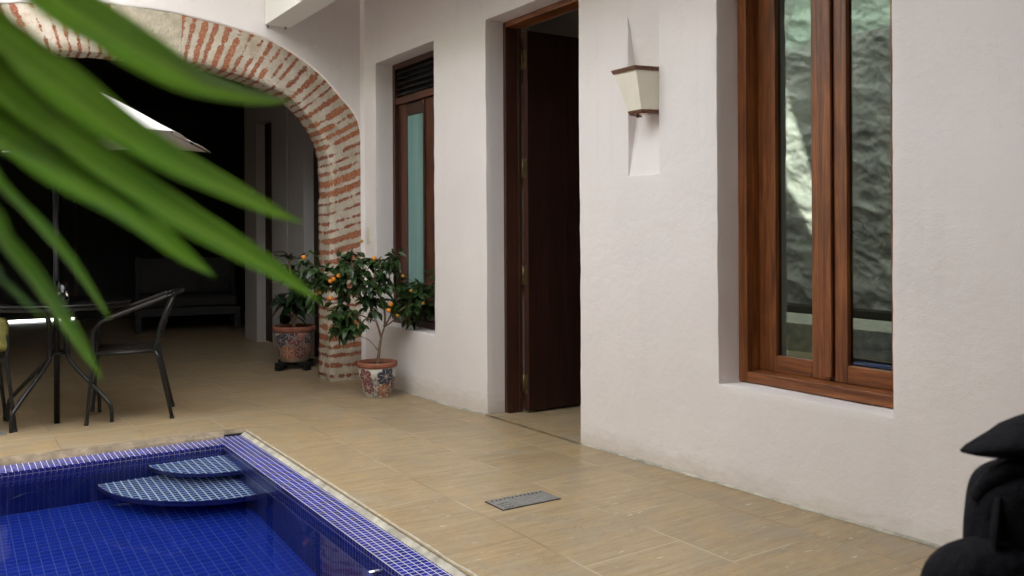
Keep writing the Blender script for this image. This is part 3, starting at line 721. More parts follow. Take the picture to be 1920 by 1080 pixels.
# plaster spandrel
sp = MB(); ZT = 3.99; XL = -1.75
curve = [(1.17 - (x - 1.17), z) for x, z in ec[::-1]] + ec[1:]
lipf = []; lipb = []; topv = []
outline = [(XL, -0.3)] + curve + [(XW + 0.02, -0.3)]
# front face: columns from the curve upwards, then side strips
n = len(curve); cols = []
for i, (x, z) in enumerate(curve):
    e = 0.006 * nz(x, z, 3, 14) + 0.003 * nz(x, z, 6, 40)
    cols.append((x, z + 0.004 + abs(e), YA + disp(0, x, z, .6)))
NL = 26
arc_i = [i for i in range(n) if NP <= i <= n - 1 - NP]
vi = []
for i in arc_i:
    x, z, y = cols[i]; col_ = []
    for k in range(NL + 1):
        zz = z + (ZT - z) * (k / NL) ** 1.3; col_.append(len(sp.v)); sp.v.append((x, YA + disp(0, x, zz, .8) - 0.001, zz))
    vi.append(col_)
for a, b_ in zip(vi, vi[1:]):
    for k in range(NL): sp.f.append((a[k], b_[k], b_[k + 1], a[k + 1])); sp.mi.append(0); sp.sm.append(True)
    # lip turning back to the bricks
for i0, i1, a, b_ in zip(arc_i, arc_i[1:], vi, vi[1:]):
    x0, z0, _ = cols[i0]; x1, z1, _ = cols[i1]; q = len(sp.v)
    sp.v += [(x0, YA + 0.03, z0 - 0.004), (x1, YA + 0.03, z1 - 0.004)]
    sp.f.append((a[0], q, q + 1, b_[0])); sp.mi.append(0); sp.sm.append(True)
# side strips right (between pillar bricks and corner) and left wall
xr = cols[arc_i[-1]][0]; zr_ = cols[arc_i[-1]][1]
for k in range(60):
    pass
zs_ = frange(-0.3, ZT, 0.05)
prev = None
for z in zs_:
    xe = xr + 0.004 * nz(z, 1, 1, 12) if z < zr_ else xr
    row = [len(sp.v) + j for j in range(4)]
    rr = max(0.0, 0.018)
    sp.v += [(xe, YA + 0.03, z), (xe, YA - 0.001 + disp(0, xe, z, .8), z), (XW - 0.012, YA - 0.004, z), (XW + 0.012, YA - 0.03, z)]
    if prev:
        for j in range(3): sp.f.append((prev[j], prev[j + 1], row[j + 1], row[j])); sp.mi.append(0); sp.sm.append(True)
    prev = row
xl = cols[arc_i[0]][0]
sp.add([(XL, YA, -0.3), (xl, YA, -0.3), (xl, YA, ZT), (XL, YA, ZT)], [(0, 1, 2, 3)], 0, True)
sp.add([(XL, YA, ZT), (XW, YA, ZT), (XW, YB, ZT), (XL, YB, ZT)], [(0, 1, 2, 3)])
# back face of the wall above the arch
vb = []
for i in arc_i:
    x, z, y = cols[i]; q = len(sp.v); sp.v += [(x, YB + 0.001, z - 0.02), (x, YB + 0.001, ZT)]; vb.append(q)
for a, b_ in zip(vb, vb[1:]): sp.f.append((a, a + 1, b_ + 1, b_)); sp.mi.append(0); sp.sm.append(False)
sp.add([(XL, YB, -0.3), (xl, YB, -0.3), (xl, YB, ZT), (XL, YB, ZT)], [(0, 1, 2, 3)]); sp.add([(2.93, YB, -0.3), (3.1, YB, -0.3), (3.1, YB, ZT), (2.93, YB, ZT)], [(0, 1, 2, 3)])
o = sp.build('plaster_face', M['plaster'], arch, recalc=False); o.location = AL
bm = bmesh.new(); bm.from_mesh(o.data); bmesh.ops.recalc_face_normals(bm, faces=bm.faces); bm.to_mesh(o.data); bm.free()
hk = MB(); hk.tube([(2.555, YA - 0.004, 2.66), (2.555, YA - 0.030, 2.66)], 0.006, 10); hk.tube([(2.555, YA - 0.002, 2.66), (2.555, YA - 0.008, 2.66)], 0.013, 16)
tag(hk.build('wall_hook', M['plaster_beam']), 'small painted hook on the white wall right above the arch', 'hook')

# ---- beam and gallery roof
bmx = MB().box(2.141, 2.342, -2.6, YA - 0.012, 2.782, 3.6)
tag(bmx.build('roof_beam', M['plaster_beam'], bevel=0.004), 'white painted beam running overhead from the arch wall', 'beam')
cl = MB().box(2.343, 3.6, -2.6, YA - 0.012, 3.165, 3.25)
tag(cl.build('gallery_ceiling', M['ceiling'], bevel=0.003), 'pale ceiling over the walk between beam and house wall', 'ceiling')
for p, lb in (((2.16, 6.935, 2.772), 'small rusty screw at the left corner of the white beam end'), ((2.30, 6.93, 2.774), 'small rusty screw at the right corner of the white beam end')):
    b_ = MB(); b_.lathe([(0, -0.012), (0.006, -0.012), (0.009, -0.003), (0.009, 0.008)], 10, p)
    tag(b_.build('screw', M['grate']), lb, 'screw', 'screws under the beam')
tag(MB().box(-1.9, 2.14, -2.61, 1.3, 3.3, 3.45).build('sky_block_slab', M['ceiling'], bevel=.01), 'added unseen slab overhead behind the viewer that keeps skylight off the near wall', 'roof')  # added overhead slab, cuts skylight so the near wall darkens
tag(MB().box(0.80, 2.125, 5.6, YA - 0.012, 3.6, 3.72).build('arch_shade_slab', M['ceiling'], bevel=.01), 'added unseen slab high above the brick arch that shades the upper wall', 'arch_shade_slab')  # added slab out of view, dims the white wall over the arch
# added sun blocker above the frame; its slanting gap shapes a sun patch
up = MB(); dy, dz = 3.73 / 0.60 * -0.20, 3.73 / 0.60 * 0.775
patch = [(6.40, 1.00), (6.98, 1.95), (6.98, 3.25), (6.60, 2.20), (6.40, 1.62)]
hole = [(y + dy, z + dz) for y, z in patch]
hy0, hy1 = min(p[0] for p in hole), max(p[0] for p in hole); hz0, hz1 = min(p[1] for p in hole), max(p[1] for p in hole)
def upq(y0, y1, z0, z1): up.box(2.13, 2.18, y0, y1, z0, z1)
upq(-6, hy0, 3.62, 9.40); upq(hy1, 9.5, 3.62, 9.40); upq(hy0, hy1, 3.62, hz0); upq(hy0, hy1, hz1, 9.40)
lower = [hole[0], hole[1]]; 
def tri(pts): 
    n_ = len(pts); up.add([(2.13, y, z) for y, z in pts] + [(2.18, y, z) for y, z in pts], [tuple(range(n_)), tuple(range(n_, 2 * n_))] + [(i, (i + 1) % n_, n_ + (i + 1) % n_, n_ + i) for i in range(n_)])
tri([(hy1, hz0), hole[1], hole[0], (hole[0][0], hz0)])
tri([(hy0, hz1), (hy0, hole[4][1]), hole[4], hole[3], hole[2], (hole[2][0], hz1)])
tri([(hy0, hz0), (hole[0][0], hz0), hole[0], hole[4], (hy0, hole[4][1])])
tag(up.build('sun_blocker', M['plaster']), 'added unseen wall high over the walk that blocks the sun', 'wall')

# ---- opposite side of the courtyard (seen in the window glass)
opp = tag(empty('stone_wall', (-1.6, 4, 0)), 'rough grey stone boundary wall facing the house, mirrored in the near window', 'wall')
st = MB(); yy = frange(-2.6, 4.3, 0.08)[:-1] + frange(4.3, YA, 0.018); zz = frange(0.26, 4.3, 0.022)
def stz(y, z):
    a = y * 0.94 + z * 0.34; b_ = -y * 0.34 + z * 0.94; v = 0
    for f_, am in ((2.6, .035), (6.5, .019), (15, .011), (32, .006)):
        v += am * (1 - 2.2 * abs(nz(a * 0.62 + am, b_, 3.3 + am * 9, f_)))
    return -1.66 + v
st.v = [(stz(y, z), y, z) for z in zz for y in yy]; nx = len(yy)
for j in range(len(zz) - 1):
    for i in range(nx - 1): st.f.append((j * nx + i, j * nx + i + 1, (j + 1) * nx + i + 1, (j + 1) * nx + i)); st.mi.append(0); st.sm.append(True)
o = st.build('stone_face', M['stone'], opp, recalc=False); o.location = (1.6, -4, 0)
o = MB().box(-1.75, -0.575, -2.6, YA - 0.002, -0.3, 0.262).build('low_bench', M['mortar'], opp, bevel=0.01); o.location = (1.6, -4, 0)
o = MB().box(-1.69, -1.42, -2.59, YA - 0.003, 0.262, 0.345).build('dark_band', M['soil'], opp, bevel=0.01); o.location = (1.6, -4, 0)  # dark band along the foot of the stone wall
o = MB().box(-1.95, -1.60, -2.6, YA - 0.002, 4.301, 4.38).build('coping', M['mortar'], opp, bevel=0.01); o.location = (1.6, -4, 0)
tag(MB().box(-1.95, 3.6, -2.9, -2.62, -0.3, 4.3).build('garden_wall', M['mortar_dark'], bevel=0.01), 'plain brown wall closing the courtyard behind the viewer', 'wall')

# ---- dark hall beyond the arch
hall = tag(empty('hall_wall', (XW, 9, 0)), 'white side wall of the hall, shade put into its colour, with dark doorways beyond the arch', 'wall')
HH = -Vector(hall.location)
def hp(mb, name, m, par=None, bevel=0.004):
    o = mb.build(name, m, par or hall, bevel=bevel)
    if par is None: o.location = HH
    return o
hw = MB(); XI = XW
D1 = (7.90, 8.43); D2 = (9.40, 9.985)
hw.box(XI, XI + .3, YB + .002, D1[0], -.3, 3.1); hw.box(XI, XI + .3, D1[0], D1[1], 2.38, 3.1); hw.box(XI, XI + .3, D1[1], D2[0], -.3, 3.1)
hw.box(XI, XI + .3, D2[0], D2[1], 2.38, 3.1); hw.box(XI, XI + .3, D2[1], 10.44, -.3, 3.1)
hp(hw, 'plaster_face', M['plaster_hall_shaded'])
hp(MB().box(XI - .012, XI, 8.9, 9.39, -.05, 3.0), 'plaster_pier', M['plaster_hall_shaded'])
for a, b_ in (D1, D2):
    d = hp(MB().box(XI + .10, XI + .14, a, b_, -.05, 2.38), 'door', M['ewood_z'])
    hp(MB().tube([(XI + .07, a + .08, 1.0), (XI + .10, a + .08, 1.0)], .02, 12), 'knob', M['brass'], d, 0)
hc = MB().box(-4, 8, YB + .002, 14.6, 3.0, 3.1)
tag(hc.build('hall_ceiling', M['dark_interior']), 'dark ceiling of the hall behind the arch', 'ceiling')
bw = tag(empty('back_wall', (2, 14.0, 0)), 'very dark far wall of the hall with a wide door leaking daylight', 'wall')
def bp(mb, name, m, bevel=0.004):
    o = mb.build(name, m, bw, bevel=bevel); o.location = -Vector(bw.location); return o
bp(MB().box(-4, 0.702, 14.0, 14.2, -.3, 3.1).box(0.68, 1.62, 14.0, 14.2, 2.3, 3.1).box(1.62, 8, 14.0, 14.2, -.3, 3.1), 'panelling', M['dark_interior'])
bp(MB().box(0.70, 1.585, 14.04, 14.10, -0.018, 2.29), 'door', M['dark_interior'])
bp(MB().box(1.586, 1.616, 14.01, 14.20, -.05, 2.29), 'door_post', M['dwood_z'])
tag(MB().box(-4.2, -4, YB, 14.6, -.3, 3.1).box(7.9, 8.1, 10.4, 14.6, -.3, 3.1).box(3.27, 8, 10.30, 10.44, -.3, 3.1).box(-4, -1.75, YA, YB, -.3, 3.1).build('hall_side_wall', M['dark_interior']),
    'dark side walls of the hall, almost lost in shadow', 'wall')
os_ = MB(); os_.add([(-30, 14.22, -0.42), (30, 14.22, -0.42), (30, 40, -0.42), (-30, 40, -0.42)], [(0, 1, 2, 3)])
tag(os_.build('outside_paving', M['outside'], recalc=False), kind='structure')

# daybed in the hall
db = tag(empty('daybed', (2.65, 11.9, -0.058), R(-10)), 'dark wooden daybed with a grey mattress deep in the shadowy hall', 'daybed')
f = MB(); f.box(-.62, .62, -.38, .38, .20, .30)
for sx in (-.58, .58):
    for sy in (-.34, .34): f.box(sx - .035, sx + .035, sy - .035, sy + .035, 0, .30 if sy < 0 else .92)
f.build('frame', M['dark_interior'], db, bevel=.005)
MB().box(-.62, .62, .31, .37, .45, .90).build('backrest', M['dark_interior'], db, bevel=.006)
MB().box(-.58, .58, -.36, .30, .302, .44).build('mattress', M['cushion'], db, bevel=.04, bsegs=4)
MB().box(.15, .52, .02, .22, .442, .66).build('cushion', M['cushion'], db, bevel=.06, bsegs=4)
# ================================================================ THINGS
# wall sconce
sconce = tag(empty('wall_sconce', (2.97, 3.43, 1.73)), 'cream half-lantern wall lamp with brown trim between the door and near window', 'wall lamp')
def frustum(zt_, zb_, top, bot, th, mi=0, inset=0.004):
    mb = MB(); n_ = len(top)
    o1 = [(x, y, zt_) for x, y in top]; o2 = [(x, y, zb_) for x, y in bot]
    mb.add(o1 + o2, [(i, i + 1, n_ + i + 1, n_ + i) for i in range(n_ - 1)]); return mb
TOP = [(2.990, 3.322), (2.850, 3.350), (2.850, 3.520), (2.990, 3.548)]; BOT = [(2.990, 3.322), (2.890, 3.352), (2.890, 3.440), (2.990, 3.470)]
def sc_part(mb, name, m, **kw):
    o = mb.build(name, m, sconce, **kw); o.location = -Vector(sconce.location); return o
o = sc_part(frustum(1.955, 1.735, TOP, BOT, 0), 'lamp_shade', M['shade']); sd = o.modifiers.new('s', 'SOLIDIFY'); sd.thickness = 0.004; sd.offset = 0
def lerpring(t, off):
    pts = [((1 - t) * a[0] + t * b[0], (1 - t) * a[1] + t * b[1]) for a, b in zip(TOP, BOT)]
    c = (2.99, 3.43); return [(c[0] + (x - c[0]) * (1 + off * 1.1), c[1] + (y - c[1]) * (1 + off)) for x, y in pts]
for t0, t1, z0, z1 in ((-0.02, 0.07, 1.957, 1.942), (0.93, 1.02, 1.746, 1.731)):
    mb_ = MB()
    a = lerpring(t0, 0.05); b_ = lerpring(t1, 0.05); k = 4
    mb_.add([(x, y, z0) for x, y in a] + [(x, y, z1) for x, y in b_], [(i, i + 1, k + i + 1, k + i) for i in range(3)])
    o = sc_part(mb_, 'trim_band', M['trim']); s_ = o.modifiers.new('s', 'SOLIDIFY'); s_.thickness = 0.005; s_.offset = 0
    for zz_ in (z0, z1):
        tb = MB(); tb.tube([(x, y, zz_) for x, y in (a if zz_ == z0 else b_)], 0.0028, 6); sc_part(tb, 'trim_cord', M['trim'])
mb_ = MB(); mb_.prism([(x, y) for x, y in BOT], 1.738, 1.742); sc_part(mb_, 'bottom_plate', M['shade'])
mb_ = MB(); mb_.lathe([(0, -.022), (.008, -.020), (.010, -.010), (.006, 0)], 12, (2.905, 3.40, 1.735)); sc_part(mb_, 'finial', M['trim'])

# switch plate
sw = MB().box(2.958, 2.969, 6.815, 6.882, 1.075, 1.205)
so_ = sw.build('light_switch', M['switch'], bevel=.003); tag(so_, 'cream light switch plate on the white wall beside the brick pillar', 'light switch')
for k in range(3): MB().box(2.955, 2.9575, 6.828, 6.869, 1.085 + k * .040, 1.119 + k * .040).build('rocker', M['switch'], so_, bevel=.002)

# floor grates
def grate(name, x0, x1, y0, y1, label, rows):
    z = zf((x0 + x1) / 2, (y0 + y1) / 2)
    e = tag(empty(name, ((x0 + x1) / 2, (y0 + y1) / 2, z)), label, 'drain cover')
    hx, hy = (x1 - x0) / 2, (y1 - y0) / 2
    MB().box(-hx - .0025, hx + .0025, -hy - .0025, hy + .0025, -.004, .0030).build('frame', M['black'], e)
    sl_ = MB().box(-hx, hx, -hy, hy, .0031, .0055)
    for k in range(13): cx_ = -hx + .022 + k * (2 * hx - .044) / 12; sl_.box(cx_ - .0045, cx_ + .0045, hy - .026, hy - .014, .0050, .0060, 1)
    for k in range(3):
        for j in range(3): sl_.box(-hx + .016 + .018 * j, -hx + .030 + .018 * j, -hy + .016 + k * .026, -hy + .021 + k * .026, .0050, .0060, 1)
    sl_.build('plate', [M['grate'], M['black']], e)
    return e
grate('floor_grate', 1.955, 2.245, 3.150, 3.292, 'grey metal drain plate let into the paving in front of the door', 1)
grate('floor_grate', 0.02, 0.315, 6.02, 6.15, 'grey drain plate at the left edge under the table', 1)

# pots
def pot_radius(prof, z):
    return lerp_tab(sorted([(zz, r) for r, zz in prof]), z)
def make_pot(name, loc, rtop, h, body, rimm, flowers, label, cat, seed):
    e = tag(empty(name, loc), label, cat)
    p = [(rtop * .62, 0), (rtop * .66, h * .03), (rtop * .80, h * .30), (rtop * .92, h * .62), (rtop * .97, h * .86)]
    mb_ = MB(); mb_.lathe([(0, 0)] + p + [(rtop * .90, h * .86), (rtop * .86, h * .9)], 48)
    mats = [body, M['fl_red'], M['fl_blue'], M['fl_orange'], M['pot_cream']]
    def onpot(th_, z, off):
        r = pot_radius(p, z) + off; return (r * math.cos(th_), r * math.sin(th_), z)
    for th0, z0, size, npet, mi in flowers:
        for k in range(npet):
            a0 = 2 * math.pi * k / npet + th0 * 3; L = size; W = size * (1.0 if npet <= 6 else .62) * 4.6 / npet * 1.15
            n_ = 9; left = []; right = []; mid = []
            for i in range(n_):
                t = i / (n_ - 1); wd = W * .5 * math.sin(math.pi * min(1, t * .93 + .07)) ** .7 * (0.30 + .85 * t)
                r = L * (.12 + .88 * t)
                for sgn, arr in ((-1, left), (1, right), (0, mid)):
                    u = r * math.cos(a0) - sgn * wd * math.sin(a0); v = r * math.sin(a0) + sgn * wd * math.cos(a0)
                    zz_ = min(h * .845, max(h * .03, z0 + v)); arr.append(onpot(th0 + u / pot_radius(p, zz_), zz_, .0022))
            mb_.add(left + mid + right, [(i, i + 1, n_ + i + 1, n_ + i) for i in range(n_ - 1)] + [(n_ + i, n_ + i + 1, 2 * n_ + i + 1, 2 * n_ + i) for i in range(n_ - 1)], mi, True)
            # pale vein
            vn = []
            for i in range(6):
                t = .1 + .62 * i / 5
                for sgn in (-1, 1):
                    u = L * t * math.cos(a0) - sgn * .0018 * math.sin(a0); v = L * t * math.sin(a0) + sgn * .0018 * math.cos(a0)
                    zz_ = min(h * .845, max(h * .03, z0 + v)); vn.append(onpot(th0 + u / pot_radius(p, zz_), zz_, .0034))
            mb_.add(vn, [(2 * i, 2 * i + 1, 2 * i + 3, 2 * i + 2) for i in range(5)], 4, True)
    mb_.build('pot_body', mats, e, recalc=False)
    MB().lathe([(rtop * .96, h * .855), (rtop * 1.0, h * .86), (rtop * 1.015, h * .90), (rtop * 1.02, h * .96), (rtop * 1.0, h), (rtop * .93, h), (rtop * .89, h * .95), (rtop * .88, h * .80)], 48).build('rim', rimm, e)
    MB().lathe([(rtop * .885, h * .90), (rtop * .5, h * .93), (0.001, h * .935)], 30).build('soil', M['soil'], e)
    return e
cam_dir = math.atan2(-6.1, -2.7)
# flowers placed on the side that faces the pool
fl1 = [(cam_dir - .72, .165, .062, 5, 1), (cam_dir + .50, .165, .072, 6, 2), (cam_dir - .10, .122, .036, 8, 2), (cam_dir + .45, .062, .055, 6, 3), (cam_dir - .58, .085, .050, 6, 1),
       (cam_dir - .12, .036, .032, 8, 2), (cam_dir + 1.25, .11, .05, 6, 1), (cam_dir - 1.45, .11, .05, 6, 3), (cam_dir + 2.1, .12, .06, 6, 2), (cam_dir + 2.9, .12, .06, 5, 3), (cam_dir - 2.3, .12, .06, 6, 1), (cam_dir + 1.02, .05, .035, 8, 2)]
POT1 = (2.715, 6.13, zf(2.7, 6.13))
pot1 = make_pot('flower_pot', POT1, .145, .262, M['pot_cream'], M['terracotta'], fl1, 'cream mosaic pot with maroon, navy and orange flowers, in front of the brick pillar', 'plant pot', 1)
cd2 = math.atan2(-7.8, -2.65)
fl2 = [(cd2 - .30, .25, .06, 6, 2), (cd2 + .45, .25, .055, 6, 3), (cd2 + .05, .22, .075, 6, 1), (cd2 - .75, .20, .06, 6, 2), (cd2 + .80, .22, .06, 6, 2), (cd2 - .4, .09, .07, 6, 3), (cd2 + .35, .09, .06, 6, 1), (cd2 + 1.1, .10, .05, 6, 3), (cd2 - 1.25, .10, .05, 6, 1)]
POT2 = (2.665, 7.83, .012)
pot2 = make_pot('flower_pot', POT2, .188, .315, M['pot_tan'], M['terracotta'], fl2, 'large dusty terracotta pot with dark flowers, standing in the hall behind the pillar', 'plant pot', 2)
stand = tag(empty('pot_stand', (2.665, 7.83, -0.058)), 'low black cross-shaped stand under the large pot in the hall', 'pot stand')
stb = MB()
for a in (20, 110):
    ca, sa = math.cos(R(a)), math.sin(R(a)); p = [(-.19, -.035), (.19, -.035), (.19, .035), (-.19, .035)]
    stb.prism([(x * ca - y * sa, x * sa + y * ca) for x, y in p], .038 + (a > 50) * .001, .068 + (a > 50) * .001)
    for s_ in (-1, 1):
        stb.prism([(x * ca - y * sa, x * sa + y * ca) for x, y in [(s_ * .17 - .025, -.03), (s_ * .17 + .025, -.03), (s_ * .17 + .025, .03), (s_ * .17 - .025, .03)]], 0, .0375)
stb.build('cross_frame', M['black'], stand, bevel=.003)

def add_leaf(mb_, p, d, up_, L, W, fold=.25, droop=.25, seg=4, mi=0):
    d = d.normalized(); s_ = d.cross(up_)
    if s_.length < 1e-4: s_ = Vector((1, 0, 0))
    s_.normalize(); n_ = s_.cross(d).normalized(); vs = []
    for i in range(seg + 1):
        t = i / seg; c = p + d * L * t - Vector((0, 0, 1)) * droop * L * t * t
        wd = W * .5 * math.sin(math.pi * (t ** .8) * .96 + .06) if i < seg else 0.001
        vs += [c - s_ * wd + n_ * wd * fold, c, c + s_ * wd + n_ * wd * fold]
    mb_.add(vs, [(3 * i + j, 3 * i + j + 1, 3 * i + j + 4, 3 * i + j + 3) for i in range(seg) for j in (0, 1)], mi, True)

# orange tree
tree = tag(empty('orange_tree', (POT1[0], POT1[1], POT1[2] + .235)), 'small leafy orange tree with ripe fruit growing in the cream flowered pot', 'orange tree')
rg = random.Random(21)
tw = MB(); fo = MB(); tips = []
# image-right / image-up basis near the tree, so the crown leans as in the photograph
ir = Vector((0.844, -0.537, 0)); io_ = Vector((0.537, 0.844, 0))
def P(a, b_, c=0.0): return ir * a + Vector((0, 0, b_)) + io_ * c
main = [
    ([P(0, 0), P(.015, .10), P(.03, .20), P(.055, .28)], .014),
    ([P(.03, .20), P(-.005, .32), P(-.06, .44, .03), P(-.10, .58, .02), P(-.08, .72, 0)], .009),
    ([P(.055, .28), P(.06, .40, -.03), P(.02, .54, -.05), P(-.01, .68, -.04), P(.03, .80, 0)], .009),
    ([P(.055, .28), P(.11, .38, .0), P(.16, .50, .04), P(.19, .60, .05)], .008),
    ([P(-.005, .32), P(-.12, .37, -.02), P(-.22, .40, -.05), P(-.30, .44, -.05)], .006),
    ([P(-.06, .44, .03), P(-.18, .52, 0), P(-.29, .60, .02), P(-.37, .66, 0)], .006),
    ([P(-.10, .58, .02), P(-.20, .66, -.02), P(-.27, .76, -.02)], .005),
    ([P(.02, .54, -.05), P(-.10, .64, -.10), P(-.17, .76, -.08), P(-.16, .84, -.05)], .005),
    ([P(.11, .38, 0), P(.20, .42, -.05), P(.28, .52, 0), P(.34, .58, .03)], .006),
    ([P(.16, .50, .04), P(.10, .62, .0), P(.09, .74, 0), P(.14, .80, 0)], .005),
    ([P(.055, .28), P(.13, .33, .08), P(.24, .40, .12), P(.36, .44, .12), P(.42, .50, .12)], .006),
    ([P(.015, .10), P(-.05, .18, -.03), P(-.10, .21, -.04), P(-.16, .235, -.03)], .004),
    ([P(-.12, .37, -.02), P(-.20, .32, -.04), P(-.27, .30, -.04)], .004),
]
for pts, r in main:
    sp_ = smooth(pts, 5); n_ = len(sp_)
    tw.tube(sp_, [r * (1 - .62 * i / (n_ - 1)) for i in range(n_)], 7)
def crown_branch(pts, t0, dens, lw=1.0):
    sp_ = smooth(pts, 5); n_ = len(sp_)
    for i in range(int(n_ * t0), n_):
        for k in range(dens):
            base = sp_[i]; d = Vector((rg.gauss(0, 1), rg.gauss(0, 1), rg.gauss(-.1, .8))).normalized()
            L = rg.uniform(.03, .12); e = base + d * L; e.z -= .015
            tw.tube([base, (base + e) / 2 + Vector((0, 0, .008)), e], [.002, .0015, .001], 5, caps=False)
            for j in range(rg.randint(4, 6)):
                q = base.lerp(e, rg.uniform(.35, 1)); dd = (d + Vector((rg.gauss(0, .8), rg.gauss(0, .8), rg.gauss(-.45, .5)))).normalized()
                add_leaf(fo, q, dd, Vector((rg.gauss(0, .5), rg.gauss(0, .5), 1)), rg.uniform(.048, .082) * lw, rg.uniform(.030, .046) * lw, rg.uniform(.05, .4), rg.uniform(.05, .5))
for idx, (pts, r) in enumerate(main[1:]):
    dens = 2
    if idx == 10: dens = 0
    if idx in (3, 11): dens = 3
    if idx in (4, 9): dens = 3
    if idx == 7: dens = 4
    crown_branch(pts, .45 if idx not in (5, 6) else .3, dens)
sp_ = P(-.16, .235, -.03)
for j in range(3): add_leaf(fo, sp_, P(-.6 + .3 * j, -.8, rg.gauss(0, .3)), Vector((0, .3, 1)), .06, .03, .2, .2)
tw.build('trunk', M['bark'], tree); fo.build('foliage', M['citrus'], tree, recalc=False)
def fruit(p, r, m):
    f = MB(); f.lathe([(0.0001, -1), (.35, -.94), (.68, -.73), (.92, -.38), (1, 0), (.94, .36), (.70, .70), (.36, .90), (.05, .92), (0.0001, .90)], 20)
    f.v = [(x * r, y * r, z * r) for x, y, z in f.v]
    o = f.build('fruit', m, tree); o.location = p
for px_, py_, k in ((-.265, .665, 0), (-.325, .625, 0), (-.30, .64, 0), (-.005, .79, 0), (.10, .41, 0), (.115, .455, 0), (-.325, .50, 0), (-.43, .56, 1), (-.435, .53, 1), (-.405, .545, 1),
                    (-.10, .915, 1), (.20, .66, 1), (.16, .37, 1), (.26, .55, 1), (.35, .46, 1), (-.29, .38, 1), (-.52, .80, 0)):
    fruit(P(px_, py_, -.09 if k == 0 else -.06), .0165 if k == 0 else .013, M['orange'] if k == 0 else M['orange_dull'])
# extend a twig that carries leaves to the fruit at the far left
for pts in ([P(-.37, .66, 0), P(-.44, .72, 0), P(-.52, .78, 0)], [P(-.37, .66, 0), P(-.42, .60, -.02), P(-.46, .56, -.02)]):
    t2 = MB(); t2.tube(smooth(pts, 4), .003, 6); o = t2.build('twig', M['bark'], tree)
f2 = MB(); fo = f2; crown_branch([P(-.37, .66, 0), P(-.44, .72, 0), P(-.53, .80, 0)], .3, 2); crown_branch([P(-.37, .66, 0), P(-.42, .60, -.02), P(-.45, .55, -.02)], .3, 1)
f2.build('foliage', M['citrus'], tree, recalc=False)

# broad-leaved plant in the hall
pl2 = tag(empty('leafy_plant', (POT2[0], POT2[1], POT2[2] + .29)), 'dark broad-leaved plant in the large pot in the hall', 'plant')
sm = MB(); bf = MB(); rg2 = random.Random(4)
for a, h, lean in ((0, .66, -.05), (.9, .45, .10), (-1.2, .30, -.16), (2.2, .52, .06)):
    e = P(lean, h, .05 * math.sin(a)); sm.tube(smooth([P(0, 0), P(lean * .3, h * .5), e], 6), [.012] * 12 + [.006], 7)
    for k in range(int(10 + h * 24)):
        t = rg2.uniform(.25, 1.0); p = P(lean * t * t, h * t); a2 = rg2.uniform(0, 6.28); up_ = rg2.uniform(-.25, .75)
        d = Vector((math.cos(a2), math.sin(a2), up_)); add_leaf(bf, p, d, Vector((0, 0, 1)), rg2.uniform(.14, .25), rg2.uniform(.060, .095), .3, rg2.uniform(.2, .7), 6)
sm.build('stems', M['bark'], pl2); bf.build('foliage', M['broad'], pl2, recalc=False)

# bistro chair
def make_chair(loc, rz, label):
    e = tag(empty('bistro_chair', loc, rz), label, 'chair', 'chairs round the pool table')
    fr = MB(); Wd = .49
    for v in (0, 1):
        s_ = v * Wd
        pts = smooth([(0.002, s_, .015), (0.022, s_ + (.006 if v == 0 else -.006), .22), (0.042, s_ + (.012 if v == 0 else -.012), .45), (.040, s_, .56), (.075, s_, .625), (.16, s_ + (.004 if v == 0 else -.004), .665), (.35, s_ + (.02 if v == 0 else -.02), .735), (.50, s_ + (.06 if v == 0 else -.06), .79)], 7)
        fr.tube(pts, .0115, 10)
    top = smooth([(.50, .06, .79), (.545, .12, .803), (.565, .245, .808), (.545, .37, .803), (.50, .43, .79)], 6); fr.tube(top, .0115, 10)
    for v in (0, 1):
        s_ = .035 if v == 0 else Wd - .035
        fr.tube(smooth([(.395, s_, .44), (.420, s_, .56), (.470, s_, .70), (.515, s_ + (.05 if v == 0 else -.05), .79)], 6), .0095, 10)
    fr.tube([(.045, .012, .437), (.40, .025, .437), (.40, Wd - .025, .437), (.045, Wd - .012, .437), (.045, .012, .437)], .010, 8)
    fr.build('frame', M['metal_black'], e)
    for sx, sy, fx, fy in ((.395, .02, .495, -.005), (.395, Wd - .02, .50, Wd - .02)):
        lg = MB(); lg.tube([(sx, sy, .44), (sx + .02, sy, .40), (fx, fy, .012)], [.0125, .0125, .012], 10); o = lg.build('rear_leg', M['metal_black'], e)
        MB().tube([(fx - .003, fy, .025), (fx + .001, fy, .0)], .0145, 10).build('foot_cap', M['black'], o)
    for v in (0, 1):
        s_ = v * Wd; lg = MB(); lg.tube([(0.004, s_, .03), (0.0, s_, .0)], [.0135, .0135], 10); lg.build('foot_cap', M['black'], e)
    seat = MB()
    for k in range(30):
        x = .055 + k * .0115; seat.tube([(x, .02, .445), (x, .13, .452 - .006), (x, .245, .440), (x, .36, .446), (x, Wd - .02, .445)], .0052, 6)
    for k in range(8):
        y = .04 + k * .058; seat.tube([(.05, y, .443), (.395, y, .443)], .005, 6)
    seat.build('woven_seat', M['wicker'], e)
    bk = MB()
    for k in range(13):
        z = .52 + k * .021; t = (z - .44) / .35; x0 = .40 + .11 * t
        bk.tube(smooth([(x0, .04 + .05 * t, z), (x0 + .015, .245, z), (x0, Wd - .04 - .05 * t, z)], 5), .0048, 6)
    bk.build('woven_back', M['wicker'], e)
    for v in (0, 1):
        wr = MB(); s_ = v * Wd; wr.tube(smooth([(.12, s_ + (.003 if v == 0 else -.003), .652), (.35, s_ + (.02 if v == 0 else -.02), .737), (.47, s_ + (.05 if v == 0 else -.05), .782)], 5), .0155, 10); wr.build('armrest_wrap', M['wicker'], e)
    return e
make_chair((.745, 6.055, zf(.9, 6.1)), R(-11.5), 'black wicker-seat bistro chair with curved arms, standing right of the round table')
